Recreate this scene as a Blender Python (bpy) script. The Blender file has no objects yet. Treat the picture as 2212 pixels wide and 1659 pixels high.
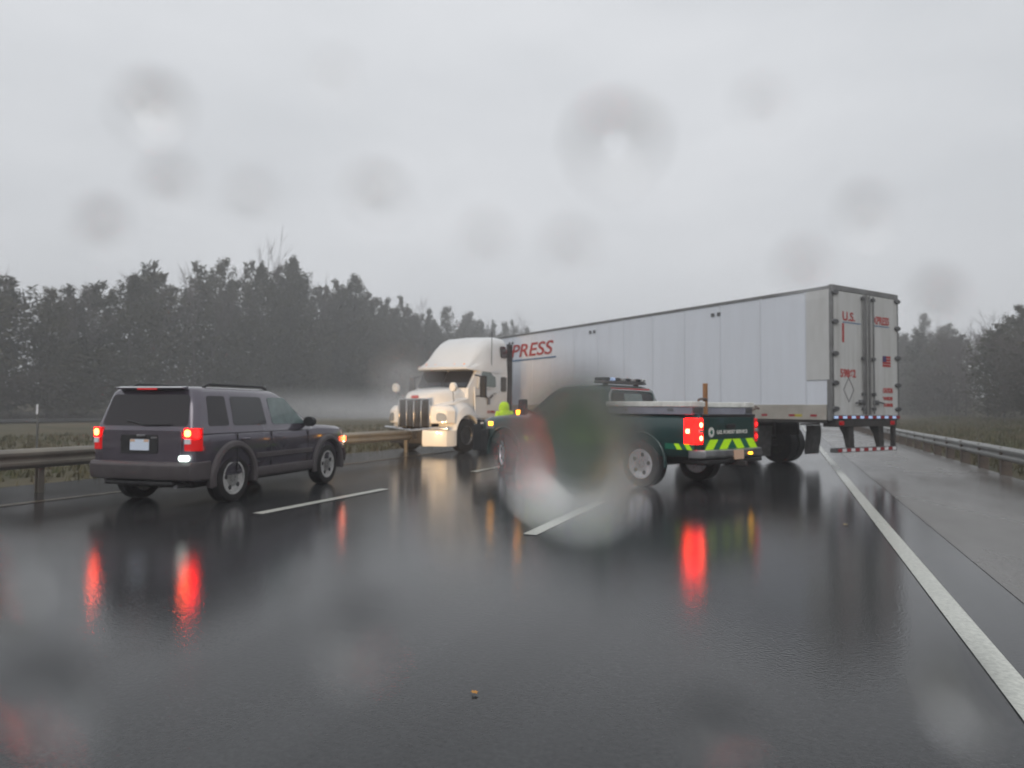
import bpy, bmesh, math, random
from math import sin, cos, pi, radians
from mathutils import Vector, Matrix, noise
random.seed(7)
S = bpy.context.scene
COL = S.collection

# ------------------------------------------------------------------ camera
cd = bpy.data.cameras.new("camera"); cam = bpy.data.objects.new("camera", cd); COL.objects.link(cam)
cd.sensor_width = 36; cd.lens = 36*1514.4/2212; cd.clip_start = 0.01; cd.clip_end = 3000
CAMH = 1.371
cam.matrix_world = Matrix.Translation((0, 0, CAMH)) @ Matrix.Rotation(pi/2+0.03515, 4, 'X') @ Matrix.Rotation(0.007, 4, 'Z')
S.camera = cam
cd.dof.use_dof = True; cd.dof.focus_distance = 2.7; cd.dof.aperture_fstop = 2.9

# ------------------------------------------------------------------ light
SUN_EL, SUN_AZ = radians(38), radians(200)
W = bpy.data.worlds.new("World"); S.world = W; W.use_nodes = True
nt = W.node_tree; nt.nodes.clear()
def nn(nt, t, **k):
    n = nt.nodes.new(t)
    for a, b in k.items(): setattr(n, a, b)
    return n
out = nn(nt, 'ShaderNodeOutputWorld'); bg = nn(nt, 'ShaderNodeBackground')
sky = nn(nt, 'ShaderNodeTexSky', sky_type='NISHITA', sun_disc=False, sun_elevation=SUN_EL, sun_rotation=SUN_AZ, dust_density=4.0, air_density=1.0)
hs = nn(nt, 'ShaderNodeHueSaturation'); hs.inputs['Saturation'].default_value = 0.05
tc = nn(nt, 'ShaderNodeTexCoord')
noi = nn(nt, 'ShaderNodeTexNoise'); noi.inputs['Scale'].default_value = 2.2; noi.inputs['Detail'].default_value = 4; noi.inputs['Roughness'].default_value = .45
mp = nn(nt, 'ShaderNodeMapping'); mp.inputs['Scale'].default_value = (1, 1, 2.6)
rp = nn(nt, 'ShaderNodeValToRGB'); rp.color_ramp.elements[0].position = .3; rp.color_ramp.elements[1].position = .72
rp.color_ramp.elements[0].color = (6.8, 7.05, 7.4, 1); rp.color_ramp.elements[1].color = (8.4, 8.6, 8.95, 1)
mx = nn(nt, 'ShaderNodeMix', data_type='RGBA'); mx.inputs[0].default_value = .93
L = nt.links.new
L(sky.outputs[0], hs.inputs['Color']); L(tc.outputs['Generated'], mp.inputs[0]); L(mp.outputs[0], noi.inputs['Vector'])
L(noi.outputs[0], rp.inputs[0]); L(hs.outputs[0], mx.inputs[6]); L(rp.outputs[0], mx.inputs[7])
L(mx.outputs[2], bg.inputs[0]); L(bg.outputs[0], out.inputs[0]); bg.inputs[1].default_value = 0.1
sl = bpy.data.lights.new("sun", 'SUN'); so = bpy.data.objects.new("sun", sl); COL.objects.link(so)
sl.energy = 0.5; sl.angle = radians(25); sl.color = (1, .97, .93)
so.rotation_euler = (pi/2-SUN_EL, 0, pi-SUN_AZ)
S.view_settings.view_transform = 'Standard'; S.view_settings.look = 'None'
S.view_settings.exposure = 0.0; S.view_settings.gamma = 1
S.render.engine = 'CYCLES'
cy = S.cycles; cy.use_denoising = True; cy.volume_bounces = 2; cy.max_bounces = 10; cy.transparent_max_bounces = 12
cy.sample_clamp_indirect = 6

# ------------------------------------------------------------------ materials
def mat(name, col, rough=.5, metal=0, coat=0, emis=None, es=0, spec=.5, noise_=None, bump=None, trans=0, ior=1.45, nst=None):
    m = bpy.data.materials.new(name); m.use_nodes = True; t = m.node_tree; b = t.nodes['Principled BSDF']
    b.inputs['Base Color'].default_value = (*col, 1); b.inputs['Roughness'].default_value = rough
    b.inputs['Metallic'].default_value = metal; b.inputs['Coat Weight'].default_value = coat; b.inputs['Coat Roughness'].default_value = .06
    b.inputs['Specular IOR Level'].default_value = spec; b.inputs['IOR'].default_value = ior
    b.inputs['Transmission Weight'].default_value = trans
    if emis: b.inputs['Emission Color'].default_value = (*emis, 1); b.inputs['Emission Strength'].default_value = es
    if noise_:   # (scale, second colour, low, high)
        sc, c2, lo, hi = noise_
        tc = nn(t, 'ShaderNodeTexCoord'); n = nn(t, 'ShaderNodeTexNoise'); n.inputs['Scale'].default_value = sc; n.inputs['Detail'].default_value = 6
        n.inputs['Roughness'].default_value = .65
        r = nn(t, 'ShaderNodeMapRange'); r.inputs[1].default_value = lo; r.inputs[2].default_value = hi
        mxx = nn(t, 'ShaderNodeMix', data_type='RGBA'); mxx.inputs[6].default_value = (*col, 1); mxx.inputs[7].default_value = (*c2, 1)
        mpn = nn(t, 'ShaderNodeMapping'); mpn.inputs['Scale'].default_value = nst or (1, 1, 1); t.links.new(tc.outputs['Object'], mpn.inputs[0]); t.links.new(mpn.outputs[0], n.inputs['Vector']); t.links.new(n.outputs[0], r.inputs[0]); t.links.new(r.outputs[0], mxx.inputs[0]); t.links.new(mxx.outputs[2], b.inputs['Base Color'])
    if bump:     # (scale, strength, distance)
        tc = nn(t, 'ShaderNodeTexCoord'); n = nn(t, 'ShaderNodeTexNoise'); n.inputs['Scale'].default_value = bump[0]; n.inputs['Detail'].default_value = 4
        bp = nn(t, 'ShaderNodeBump'); bp.inputs['Strength'].default_value = bump[1]; bp.inputs['Distance'].default_value = bump[2]
        t.links.new(tc.outputs['Object'], n.inputs['Vector']); t.links.new(n.outputs[0], bp.inputs['Height']); t.links.new(bp.outputs[0], b.inputs['Normal'])
    return m
MT = dict(
 suv_paint=mat('grey_purple_paint', (.095, .084, .108), .2, .4, 1.0, noise_=(3, (.115, .10, .126), .35, .7), bump=(60, .06, .01)),
 flare=mat('grey_cladding', (.075, .065, .068), .5, noise_=(6, (.10, .09, .092), .35, .7)),
 dark=mat('black_plastic', (.015, .015, .016), .5, noise_=(8, (.028, .028, .03), .4, .7)),
 glass=mat('tinted_glass', (.012, .012, .015), .07, 0, .5, bump=(90, .12, .01)),
 glass_rear=mat('privacy_glass', (.02, .017, .02), .12, 0, .2, spec=.4, bump=(120, .1, .01)),
 glass_pale=mat('pale_opaque_glass', (.17, .23, .22), .08, 0, .5, noise_=(5, (.11, .15, .15), .35, .7)),  # opaque pale colour painted for the bright mist seen through the glass
 tyre=mat('wet_tyre_rubber', (.014, .014, .015), .5, noise_=(10, (.025, .024, .024), .4, .7)),
 alloy=mat('dull_alloy', (.64, .64, .63), .4, .3, noise_=(14, (.36, .35, .34), .45, .7)),
 alloy_bright=mat('polished_wheel', (.78, .79, .83), .3, .6, noise_=(12, (.42, .42, .44), .5, .75)),
 shade_dark=mat('wheel_shadow_gap', (.03, .03, .032), .7),  # dark colour standing in for shade in wheel holes; also colours grille mesh
 chrome=mat('wet_chrome', (.62, .62, .63), .16, 1, bump=(25, .15, .01)),
 chrome_dull=mat('dull_chrome', (.34, .34, .35), .28, .9, noise_=(6, (.2, .2, .21), .4, .7)),
 truck_white=mat('tractor_white_paint', (.78, .78, .77), .32, 0, .5, noise_=(1.2, (.72, .715, .70), .4, .75), bump=(2, .02, .02)),
 trailer_white=mat('trailer_white_panel', (.76, .79, .85), .38, 0, .2, noise_=(1.3, (.70, .725, .775), .42, .78), bump=(2.2, .06, .03), nst=(1, 2.2, .22)),
 door_white=mat('trailer_door_white', (.60, .60, .59), .45, 0, .1, noise_=(2.0, (.46, .455, .43), .4, .75), nst=(2.5, 1, .25)),
 cream=mat('dirty_cream_rail', (.48, .45, .40), .5, noise_=(1.8, (.33, .30, .26), .35, .7)),
 rail_grey=mat('weathered_aluminium', (.26, .26, .26), .42, .5, noise_=(3, (.17, .165, .16), .35, .7)),
 hardware=mat('dark_door_hardware', (.12, .12, .125), .45, .5, noise_=(8, (.2, .2, .2), .4, .7)),
 chassis=mat('grimy_chassis', (.03, .029, .028), .6, noise_=(5, (.07, .06, .055), .4, .75)),
 seam_grey=mat('seam_line_grey', (.52, .53, .56), .5),  # plain grey of the rivet lines along the seams
 red_ink=mat('red_lettering', (.42, .035, .03), .5),
 blue_ink=mat('blue_lettering', (.07, .16, .3), .5),
 grey_ink=mat('grey_lettering', (.2, .19, .2), .5),
 navy_ink=mat('navy_canton', (.05, .04, .14), .5),
 tape_red=mat('red_reflective_tape', (.35, .02, .03), .35),
 tape_white=mat('blue_white_reflective_glow', (.62, .74, .95), .3, emis=(.35, .55, 1), es=.35),  # emission stands in for light thrown back by the reflective tape
 tape_plain=mat('white_reflective_tape', (.8, .78, .8), .3),
 tape_yellow=mat('yellow_label', (.5, .42, .06), .5),
 green_paint=mat('dark_green_paint', (.012, .05, .048), .3, .1, .8, noise_=(2.5, (.018, .062, .058), .35, .7)),
 green_tape=mat('green_reflective', (.01, .15, .09), .4),
 lime=mat('lime_reflective_glow', (.42, .72, .01), .4, emis=(.5, .9, 0), es=.22),  # slight glow added by emission; the chevrons give no light themselves
 hivis=mat('lime_rainwear_glow', (.55, .80, .02), .6, emis=(.6, .9, 0), es=.12, noise_=(6, (.45, .68, .02), .4, .7)),  # cloth brightened with a little added emission
 red_lens=mat('red_lens', (.35, .004, .006), .15, 0, .5, emis=(1, .004, .006), es=.35),
 red_lens_faint=mat('red_lens_faint_glow', (.28, .008, .012), .15, 0, .5, emis=(1, .01, .02), es=.12),  # lamp is off; faint red glow put in through emission
 brake=mat('lit_brake_lamp', (.8, .02, .01), .3, emis=(1, .0012, .0012), es=26),
 brake_hot=mat('brake_bulb', (1, .4, .2), .3, emis=(1, .13, .022), es=26),
 lamp_dim=mat('dim_red_bulb', (.7, .03, .03), .3, emis=(1, .02, .02), es=2),
 lamp_red=mat('lit_red_lamp', (.8, .05, .02), .3, emis=(1, .0012, .0018), es=9),
 lamp_hot=mat('lit_bulb', (1, .5, .3), .3, emis=(1, .11, .05), es=26),
 amber=mat('lit_amber_lamp', (1, .4, .05), .3, emis=(1, .40, .015), es=9),
 amber_dim=mat('amber_marker', (.6, .2, .03), .3, emis=(1, .35, .05), es=.5),
 orange_lamp=mat('lit_side_marker', (1, .15, .05), .3, emis=(1, .1, .03), es=9),
 white_lamp=mat('lit_reverse_lamp', (.9, .95, .9), .3, emis=(.82, 1, .92), es=2.6),
 clear_lens=mat('clear_lens', (.5, .5, .5), .12, .4, .5),
 head_lens=mat('headlamp_lens', (.35, .36, .36), .12, .3, .6),
 head_on=mat('lit_headlamp', (1, .95, .8), .2, emis=(1, .85, .6), es=20),
 plate=mat('number_plate', (.55, .62, .72), .4, emis=(.8, .85, 1), es=.12),  # emission imitates the plate's returned light
 plate_tan=mat('tan_plate_glow', (.62, .42, .30), .5, emis=(1, .6, .4), es=.06),  # weak emission added so plate and stickers look lit
 white_box=mat('white_toolbox', (.88, .87, .82), .35, noise_=(5, (.68, .67, .62), .4, .7)),
 box_side=mat('toolbox_side', (.34, .34, .40), .45, .3, noise_=(4, (.24, .24, .29), .35, .7)),
 wood=mat('orange_wood', (.42, .2, .08), .7, noise_=(9, (.3, .14, .06), .35, .7)),
 stick=mat('grey_stick', (.16, .12, .10), .7),
 post_wood=mat('wet_timber_post', (.10, .075, .06), .7, noise_=(7, (.16, .12, .09), .35, .7)),
 galv=mat('wet_galvanised_steel', (.25, .25, .24), .32, .6, noise_=(2.5, (.15, .145, .13), .35, .7)),
 galv_dark=mat('aged_galvanised_steel', (.20, .185, .16), .42, .3, noise_=(2.5, (.27, .245, .20), .35, .7)),
 skin=mat('skin', (.5, .3, .22), .55), trouser=mat('dark_trousers', (.02, .02, .025), .8), boot=mat('black_boot', (.012, .012, .012), .5),
 leaf_orange=mat('fallen_leaf_orange', (.5, .22, .03), .5), leaf_yellow=mat('fallen_leaf_tan', (.45, .32, .1), .5),
 bark=mat('wet_bark', (.05, .042, .038), .85, noise_=(6, (.085, .075, .07), .35, .7)),
 bare=mat('bare_twigs', (.10, .083, .078), .85, noise_=(.6, (.14, .12, .115), .35, .7)),
 pine=mat('pine_needles', (.046, .050, .030), .8, spec=.2, noise_=(.5, (.088, .080, .052), .35, .68)),
 pine2=mat('pale_pine_needles', (.066, .066, .042), .8, spec=.2, noise_=(.5, (.11, .098, .066), .35, .68)),
 scrub=mat('brown_leafless_scrub', (.085, .07, .058), .85, spec=.2, noise_=(.4, (.12, .10, .084), .35, .68)),
)
# ---- ground materials
def road_mat(name, base, base2, r0, r1, bumpst=.12, stretch=(1, .12, 1), ncol=35, bscale=26, ramp=(.38, .62)):
    m = bpy.data.materials.new(name); m.use_nodes = True; t = m.node_tree; b = t.nodes['Principled BSDF']; l = t.links.new
    tc = nn(t, 'ShaderNodeTexCoord')
    n1 = nn(t, 'ShaderNodeTexNoise'); n1.inputs['Scale'].default_value = ncol; n1.inputs['Detail'].default_value = 5
    n1b = nn(t, 'ShaderNodeTexNoise'); n1b.inputs['Scale'].default_value = .55; n1b.inputs['Detail'].default_value = 5
    mpp = nn(t, 'ShaderNodeMapping'); mpp.inputs['Scale'].default_value = stretch
    n2 = nn(t, 'ShaderNodeTexNoise'); n2.inputs['Scale'].default_value = .9; n2.inputs['Detail'].default_value = 5
    n3 = nn(t, 'ShaderNodeTexNoise'); n3.inputs['Scale'].default_value = bscale; n3.inputs['Detail'].default_value = 3
    l(tc.outputs['Object'], n1.inputs['Vector']); mq = nn(t, 'ShaderNodeMapping'); mq.inputs['Scale'].default_value = (2.2, .07, 1); l(tc.outputs['Object'], mq.inputs[0]); l(mq.outputs[0], n1b.inputs['Vector']); l(tc.outputs['Object'], mpp.inputs[0]); l(mpp.outputs[0], n2.inputs['Vector']); l(tc.outputs['Object'], n3.inputs['Vector'])
    ad = nn(t, 'ShaderNodeMath', operation='ADD'); l(n1.outputs[0], ad.inputs[0]); l(n1b.outputs[0], ad.inputs[1])
    r = nn(t, 'ShaderNodeMapRange'); r.inputs[1].default_value = .7; r.inputs[2].default_value = 1.3; l(ad.outputs[0], r.inputs[0])
    mxx = nn(t, 'ShaderNodeMix', data_type='RGBA'); mxx.inputs[6].default_value = (*base, 1); mxx.inputs[7].default_value = (*base2, 1)
    l(r.outputs[0], mxx.inputs[0]); l(mxx.outputs[2], b.inputs['Base Color'])
    q = nn(t, 'ShaderNodeMapRange'); q.inputs[1].default_value = ramp[0]; q.inputs[2].default_value = ramp[1]; q.inputs[3].default_value = r0; q.inputs[4].default_value = r1
    l(n2.outputs[0], q.inputs[0]); l(q.outputs[0], b.inputs['Roughness'])
    bp = nn(t, 'ShaderNodeBump'); bp.inputs['Distance'].default_value = .004; bp.inputs['Strength'].default_value = bumpst
    l(n3.outputs[0], bp.inputs['Height']); l(bp.outputs[0], b.inputs['Normal'])
    b.inputs['IOR'].default_value = 1.333
    b.inputs['Coat Weight'].default_value = .0
    return m
MT['asphalt'] = road_mat('wet_asphalt', (.024, .025, .026), (.055, .056, .058), .05, .13, .28, bscale=48)
MT['shoulder'] = road_mat('wet_worn_shoulder', (.12, .115, .108), (.20, .19, .178), .14, .42, .4, (.35, .12, 1), bscale=40)
MT['far_asphalt'] = road_mat('wet_far_asphalt', (.05, .05, .052), (.08, .08, .08), .15, .3, .2)
MT['line_white'] = road_mat('wet_white_line', (.40, .41, .37), (.70, .71, .64), .2, .35, .2)
MT['line_yellow'] = road_mat('worn_yellow_line', (.11, .085, .055), (.07, .06, .045), .2, .35, .2)
MT['grass'] = mat('wet_autumn_grass', (.06, .06, .032), .85, spec=.2, noise_=(.35, (.13, .105, .066), .35, .68), bump=(6, .6, .05))
MT['grass_blade'] = mat('tufted_grass', (.075, .085, .035), .8, spec=.2, noise_=(.5, (.17, .135, .08), .35, .65))

# ------------------------------------------------------------------ mesh helpers
class MB:
    def __init__(s): s.v = []; s.f = []
    def add(s, vs, fs):
        o = len(s.v); s.v += [tuple(v) for v in vs]; s.f += [tuple(i+o for i in f) for f in fs]; return s
    def box(s, x0, x1, y0, y1, z0, z1, M=None):
        vs = [Vector((x, y, z)) for x in (x0, x1) for y in (y0, y1) for z in (z0, z1)]
        if M: vs = [M @ v for v in vs]
        return s.add(vs, [(0, 1, 3, 2), (4, 6, 7, 5), (0, 4, 5, 1), (2, 3, 7, 6), (0, 2, 6, 4), (1, 5, 7, 3)])
    def loft(s, rings, cap=True, close=True):
        n = len(rings[0]); vs = [v for r in rings for v in r]; fs = []
        for i in range(len(rings)-1):
            for j in range(n if close else n-1):
                k = (j+1) % n; fs.append((i*n+j, i*n+k, (i+1)*n+k, (i+1)*n+j))
        if cap: fs.append(tuple(reversed(range(n)))); fs.append(tuple(range((len(rings)-1)*n, len(rings)*n)))
        return s.add(vs, fs)
    def tube(s, pts, r, n=8, r2=None):
        pts = [Vector(p) for p in pts]; rings = []; m = len(pts)
        for i, p in enumerate(pts):
            d = (pts[min(i+1, m-1)]-pts[max(i-1, 0)]).normalized()
            a = d.cross(Vector((0, 0, 1))); a = a.normalized() if a.length > .05 else Vector((1, 0, 0)); b = d.cross(a)
            rr = r if r2 is None else r+(r2-r)*i/max(1, m-1)
            rings.append([p+(a*cos(2*pi*k/n)+b*sin(2*pi*k/n))*rr for k in range(n)])
        return s.loft(rings)
    def lathe_x(s, prof, c=(0, 0, 0), n=36, cap=True):      # prof: (x, r) about the x axis
        rings = [[(c[0]+x, c[1]+r*cos(2*pi*k/n), c[2]+r*sin(2*pi*k/n)) for k in range(n)] for x, r in prof]
        return s.loft(rings, cap=cap)
    def lathe_z(s, prof, c=(0, 0, 0), n=20):
        rings = [[(c[0]+r*cos(2*pi*k/n), c[1]+r*sin(2*pi*k/n), c[2]+z) for k in range(n)] for z, r in prof]
        return s.loft(rings, cap=True)
    def prism(s, poly, x0, x1):                   # poly in (y, z), extruded along x
        return s.loft([[(x0, y, z) for y, z in poly], [(x1, y, z) for y, z in poly]])
    def panel(s, q, t=.008, rad=.12, n=4):        # rounded panel on quad q (bl, br, tr, tl), thickness outward
        q = [Vector(p) for p in q]; nr = (q[1]-q[0]).cross(q[3]-q[0]).normalized()
        w = ((q[1]-q[0]).length+(q[2]-q[3]).length)/2; h = ((q[3]-q[0]).length+(q[2]-q[1]).length)/2
        r = min(rad*min(w, h), .49*min(w, h)); uv = []
        for cx, cy_, a0 in ((w-r, r, -pi/2), (w-r, h-r, 0), (r, h-r, pi/2), (r, r, pi)):
            for k in range(n+1):
                a = a0+pi/2*k/n; uv.append(((cx+r*cos(a))/w, (cy_+r*sin(a))/h))
        P = [(q[0]*(1-u)+q[1]*u)*(1-v)+(q[3]*(1-u)+q[2]*u)*v for u, v in uv]
        return s.loft([[p-nr*.012 for p in P], [p+nr*t for p in P]])
    def build(s, name, m, parent=None, bevel=0, smooth=35, seg=2):
        me = bpy.data.meshes.new(name); me.from_pydata(s.v, [], s.f); me.update()
        bm = bmesh.new(); bm.from_mesh(me); bmesh.ops.recalc_face_normals(bm, faces=bm.faces); bm.to_mesh(me); bm.free()
        me.materials.append(m); o = bpy.data.objects.new(name, me); COL.objects.link(o)
        if parent: o.parent = parent
        if smooth:
            for p in me.polygons: p.use_smooth = True
            me.set_sharp_from_angle(angle=radians(smooth))
        if bevel:
            b = o.modifiers.new('bevel', 'BEVEL'); b.width = bevel; b.segments = seg; b.limit_method = 'ANGLE'; b.angle_limit = radians(32)
        return o
def tag(o, label=None, cat=None, group=None, kind=None):
    for k, v in (('label', label), ('category', cat), ('group', group), ('kind', kind)):
        if v: o[k] = v
    return o
def empty(name, loc, th, label, cat, group=None):
    o = bpy.data.objects.new(name, None); COL.objects.link(o); o.location = loc; o.rotation_euler = (0, 0, th); o.empty_display_size = .3
    return tag(o, label, cat, group)
def bake(o, cutters=()):      # apply boolean cuts, remove the cutters
    for c in cutters:
        b = o.modifiers.new('cut', 'BOOLEAN'); b.object = c; b.operation = 'DIFFERENCE'; b.solver = 'EXACT'
    bpy.context.view_layer.update()
    dg = bpy.context.evaluated_depsgraph_get(); me = bpy.data.meshes.new_from_object(o.evaluated_get(dg))
    o.modifiers.clear(); o.data = me
    for c in cutters: bpy.data.objects.remove(c, do_unlink=True)
    for p in me.polygons: p.use_smooth = True
    me.set_sharp_from_angle(angle=radians(30)); return o
def text(body, name, m, parent, loc, rot, size, w=None, shear=0, bold=0.0, depth=.003, space=1.0):
    c = bpy.data.curves.new(name, 'FONT'); c.body = body; c.size = size; c.shear = shear; c.offset = bold; c.extrude = depth; c.space_character = space
    t = bpy.data.objects.new(name, c); COL.objects.link(t); bpy.context.view_layer.update()
    me = bpy.data.meshes.new_from_object(t.evaluated_get(bpy.context.evaluated_depsgraph_get())); bpy.data.objects.remove(t, do_unlink=True)
    if w:
        xs = [v.co.x for v in me.vertices]; x0 = min(xs); k = w/(max(xs)-x0)
        for v in me.vertices: v.co.x = (v.co.x-x0)*k
    me.materials.clear(); me.materials.append(m)
    o = bpy.data.objects.new(name, me); COL.objects.link(o); o.parent = parent
    o.matrix_local = Matrix.Translation(loc) @ rot
    return o
# text planes: reading direction and up
def rotm(xdir, up):
    x = Vector(xdir).normalized(); y = Vector(up).normalized(); z = x.cross(y)
    return Matrix((x, y, z)).transposed().to_4x4()

def wheel(parent, x, y, r, w, side, rimr, style, m_rim, steer=0):
    """wheel on the axle; side = +1 outer face towards +x"""
    b = MB()
    f = side
    prof = [(-w/2*.95, rimr), (-w/2*.85, rimr*.93), (w*.1, rimr*.9), (w*.28, rimr*.55 if style != 'truck' else rimr*.4), (w*.30, rimr*.2), (w*.30, .001)]
    if style == 'truck': prof = [(-w/2*.9, rimr), (w*.42, rimr), (w*.40, rimr*.93), (-w*.05, rimr*.88), (-w*.02, rimr*.5), (w*.2, rimr*.45), (w*.32, rimr*.35), (w*.34, .001)]
    b.lathe_x([(p[0]*f, p[1]) for p in prof])
    b.lathe_x([(f*w*.36, rimr*1.0), (f*w*.47, rimr*1.03), (f*w*.47, rimr*.93), (f*w*.36, rimr*.90)], n=40)
    o = b.build('wheel', m_rim, parent); o.location = (x, y, r); o.rotation_euler = (0, 0, steer)
    h = MB()
    if style == 'spoke':
        s = MB()
        for k in range(5):
            a = 2*pi*k/5+.3
            M = Matrix.Rotation(a, 4, 'X')
            s.box(f*w*.24, f*w*.40, -rimr*.17, rimr*.17, rimr*.05, rimr*.96, M)
        s.build('spoke_set', m_rim, o, .008)
        h.lathe_x([(f*w*.1, rimr*.88), (f*w*.14, rimr*.86), (f*w*.14, .001)])
    if style == 'holes':
        s = MB()
        s.lathe_x([(f*w*.30, rimr*.98), (f*w*.40, rimr*.86), (f*w*.33, rimr*.35), (f*w*.30, rimr*.34), (f*w*.22, rimr*.9)])
        s.build('wheel_face', m_rim, o)
        for k in range(5):
            a = 2*pi*k/5+.5; c = (0, rimr*.66*cos(a), rimr*.66*sin(a))
            h.lathe_x([(f*w*.20, rimr*.15), (f*w*.395, rimr*.15), (f*w*.395, .001)], c, 14)
        for k in range(8):
            a = 2*pi*k/8; MBc = (0, rimr*.24*cos(a), rimr*.24*sin(a))
            h.lathe_x([(f*w*.3, rimr*.035), (f*w*.37, rimr*.035), (f*w*.37, .001)], MBc, 8)
    if style == 'truck':
        for k in range(10):
            a = 2*pi*k/10; c = (0, rimr*.68*cos(a), rimr*.68*sin(a))
            h.lathe_x([(-f*w*.03, rimr*.09), (f*w*.005, rimr*.09), (f*w*.005, .001)], c, 12)
    if h.v: h.build('wheel_opening_shade', MT['shade_dark'], o)  # dark discs painted in place of the shaded openings
    t = MB(); hw = w/2
    prof = [(-hw*.9, rimr*.98), (-hw, rimr+(r-rimr)*.45), (-hw*.93, r*.965), (-hw*.8, r), (-hw*.02, r), (-hw*.02, r-.008), (hw*.02, r-.008), (hw*.02, r), (hw*.8, r), (hw*.93, r*.965), (hw, rimr+(r-rimr)*.45), (hw*.9, rimr*.98)]
    t.lathe_x(prof+[(hw*.5, rimr*.9), (-hw*.5, rimr*.9), (-hw*.9, rimr*.98)], n=44, cap=False); t.build('tyre', MT['tyre'], o)
    return o

def ring_section(y, w, zb, zt, crown=.02, tuck=.92, sh=.05):
    R = [(w*tuck, zb), (w*.975, zb+.08), (w, zb+(zt-zb)*.42), (w*.998, zt-.16), (w*.975, zt-sh), (w*.92, zt), (w*.5, zt+crown)]
    return [(x, y, z) for x, z in R]+[(0, y, zt+crown*1.3)]+[(-x, y, z) for x, z in reversed(R)]
def rrect(x, y0, y1, z, rf, rb, n=4):
    """rounded rectangle outline in plan, half width x, corner radii front/back"""
    P = []
    for cx, cy_, a0, r in ((x-rf, y1-rf, 0, rf), (-x+rf, y1-rf, pi/2, rf), (-x+rb, y0+rb, pi, rb), (x-rb, y0+rb, 3*pi/2, rb)):
        for k in range(n+1):
            a = a0+pi/2*k/n; P.append((cx+r*cos(a), cy_+r*sin(a), z))
    return P
def lerp(a, b, t): return a+(b-a)*t
def cyl_cut(x0, x1, y, z, r, n=32):
    b = MB(); b.loft([[(x, y+r*cos(2*pi*k/n), z+r*sin(2*pi*k/n)) for k in range(n)] for x in (x0, x1)]); return b.build('cut', MT['dark'], None, 0, 0)
def box_cut(*a):
    return MB().box(*a).build('cut', MT['dark'], None, 0, 0)

# ------------------------------------------------------------------ road frame: d along the road, n to its right
RA = 0.377
D = Vector((sin(RA), cos(RA), 0)); N = Vector((cos(RA), -sin(RA), 0))
def RP(s, t, z=0): return N*s+D*t+Vector((0, 0, z))
RTH = -RA            # object rotation that turns local +Y along the road
def strip(name, s0, s1, t0, t1, z, m, thick=.0, seg=1):
    b = MB(); pts = []
    for i in range(seg+1):
        t = lerp(t0, t1, i/seg); pts += [(s0, t, z), (s1, t, z)]
    b.add(pts, [(2*i, 2*i+1, 2*i+3, 2*i+2) for i in range(seg)])
    o = b.build(name, m, None, 0, 0); o.rotation_euler = (0, 0, RTH); return o

# ---- terrain: one sheet to the horizon
def ground_h(s, t):
    if s > 4.6:
        return -.05+min(1, (s-4.6)/6)*.35+max(0, min(1, (s-12)/60))*7
    if s < -12.5:
        u = -s-12.5
        return -.05-.25*math.exp(-((u-9)/6)**2)+.22*min(1, u/30)+max(0, min(1, (u-52)/80))*4
    return -.05
gb = MB(); ss = [-1500, -900, -500, -300, -220, -160, -130, -110, -95, -85, -75, -68, -62, -58, -52, -48, -44, -40, -36, -32, -28, -25, -22, -19, -16, -14, -12.6, -8, 0, 4.5, 6, 8, 10, 12, 14, 17, 20, 25, 30, 40, 55, 75, 110, 170, 300, 600, 1500]
ts = [-600, -200, -80]+[-40+6*i for i in range(45)]+[240, 270, 310, 360, 450, 600, 900, 1600]
for t in ts:
    for s in ss: gb.v.append((s, t, ground_h(s, t)+(0 if -12.6 <= s <= 4.5 or s < -60 or s > 40 else .06*noise.noise(Vector((s*.3, t*.25, 0))))))
for i in range(len(ts)-1):
    for j in range(len(ss)-1):
        k = i*len(ss)+j; gb.f.append((k, k+1, k+1+len(ss), k+len(ss)))
g = gb.build('ground', MT['grass'], None, 0, 60); g.rotation_euler = (0, 0, RTH); tag(g, kind='structure')
tag(strip('road', -12.2, 1.55, -60, 700, 0.0, MT['asphalt']), kind='structure')
tag(strip('shoulder', 1.55, 4.35, -60, 700, 0.004, MT['shoulder']), kind='structure')
tag(strip('far_road', -57.5, -46.5, -200, 700, .275, MT['far_asphalt']), kind='structure')
# painted markings (part of the road surface)
mk = MB()
def mark(s0, s1, t0, t1):
    b = len(mk.v); mk.v.extend([(s0, t0, .008), (s1, t0, .008), (s1, t1, .008), (s0, t1, .008)]); mk.f.append((b, b+1, b+2, b+3))
mark(.955, 1.105, -20, 400)
T2 = None
DASH2 = -2.634; DASH1 = -6.29
for k in range(-4, 26):
    mark(DASH2-.08, DASH2+.08, 7.2+12.2*k, 10.25+12.2*k)
    mark(DASH1-.135, DASH1+.03, 7.2+12.2*k, 10.25+12.2*k)
mark(DASH1-.135, DASH1+.03, 13.8, 15.7)
ml = mk.build('road_markings', MT['line_white'], None, 0, 0); ml.rotation_euler = (0, 0, RTH); tag(ml, kind='structure')
tag(strip('yellow_edge_line', -10.02, -9.87, -20, 400, .008, MT['line_yellow']), kind='structure')

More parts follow.
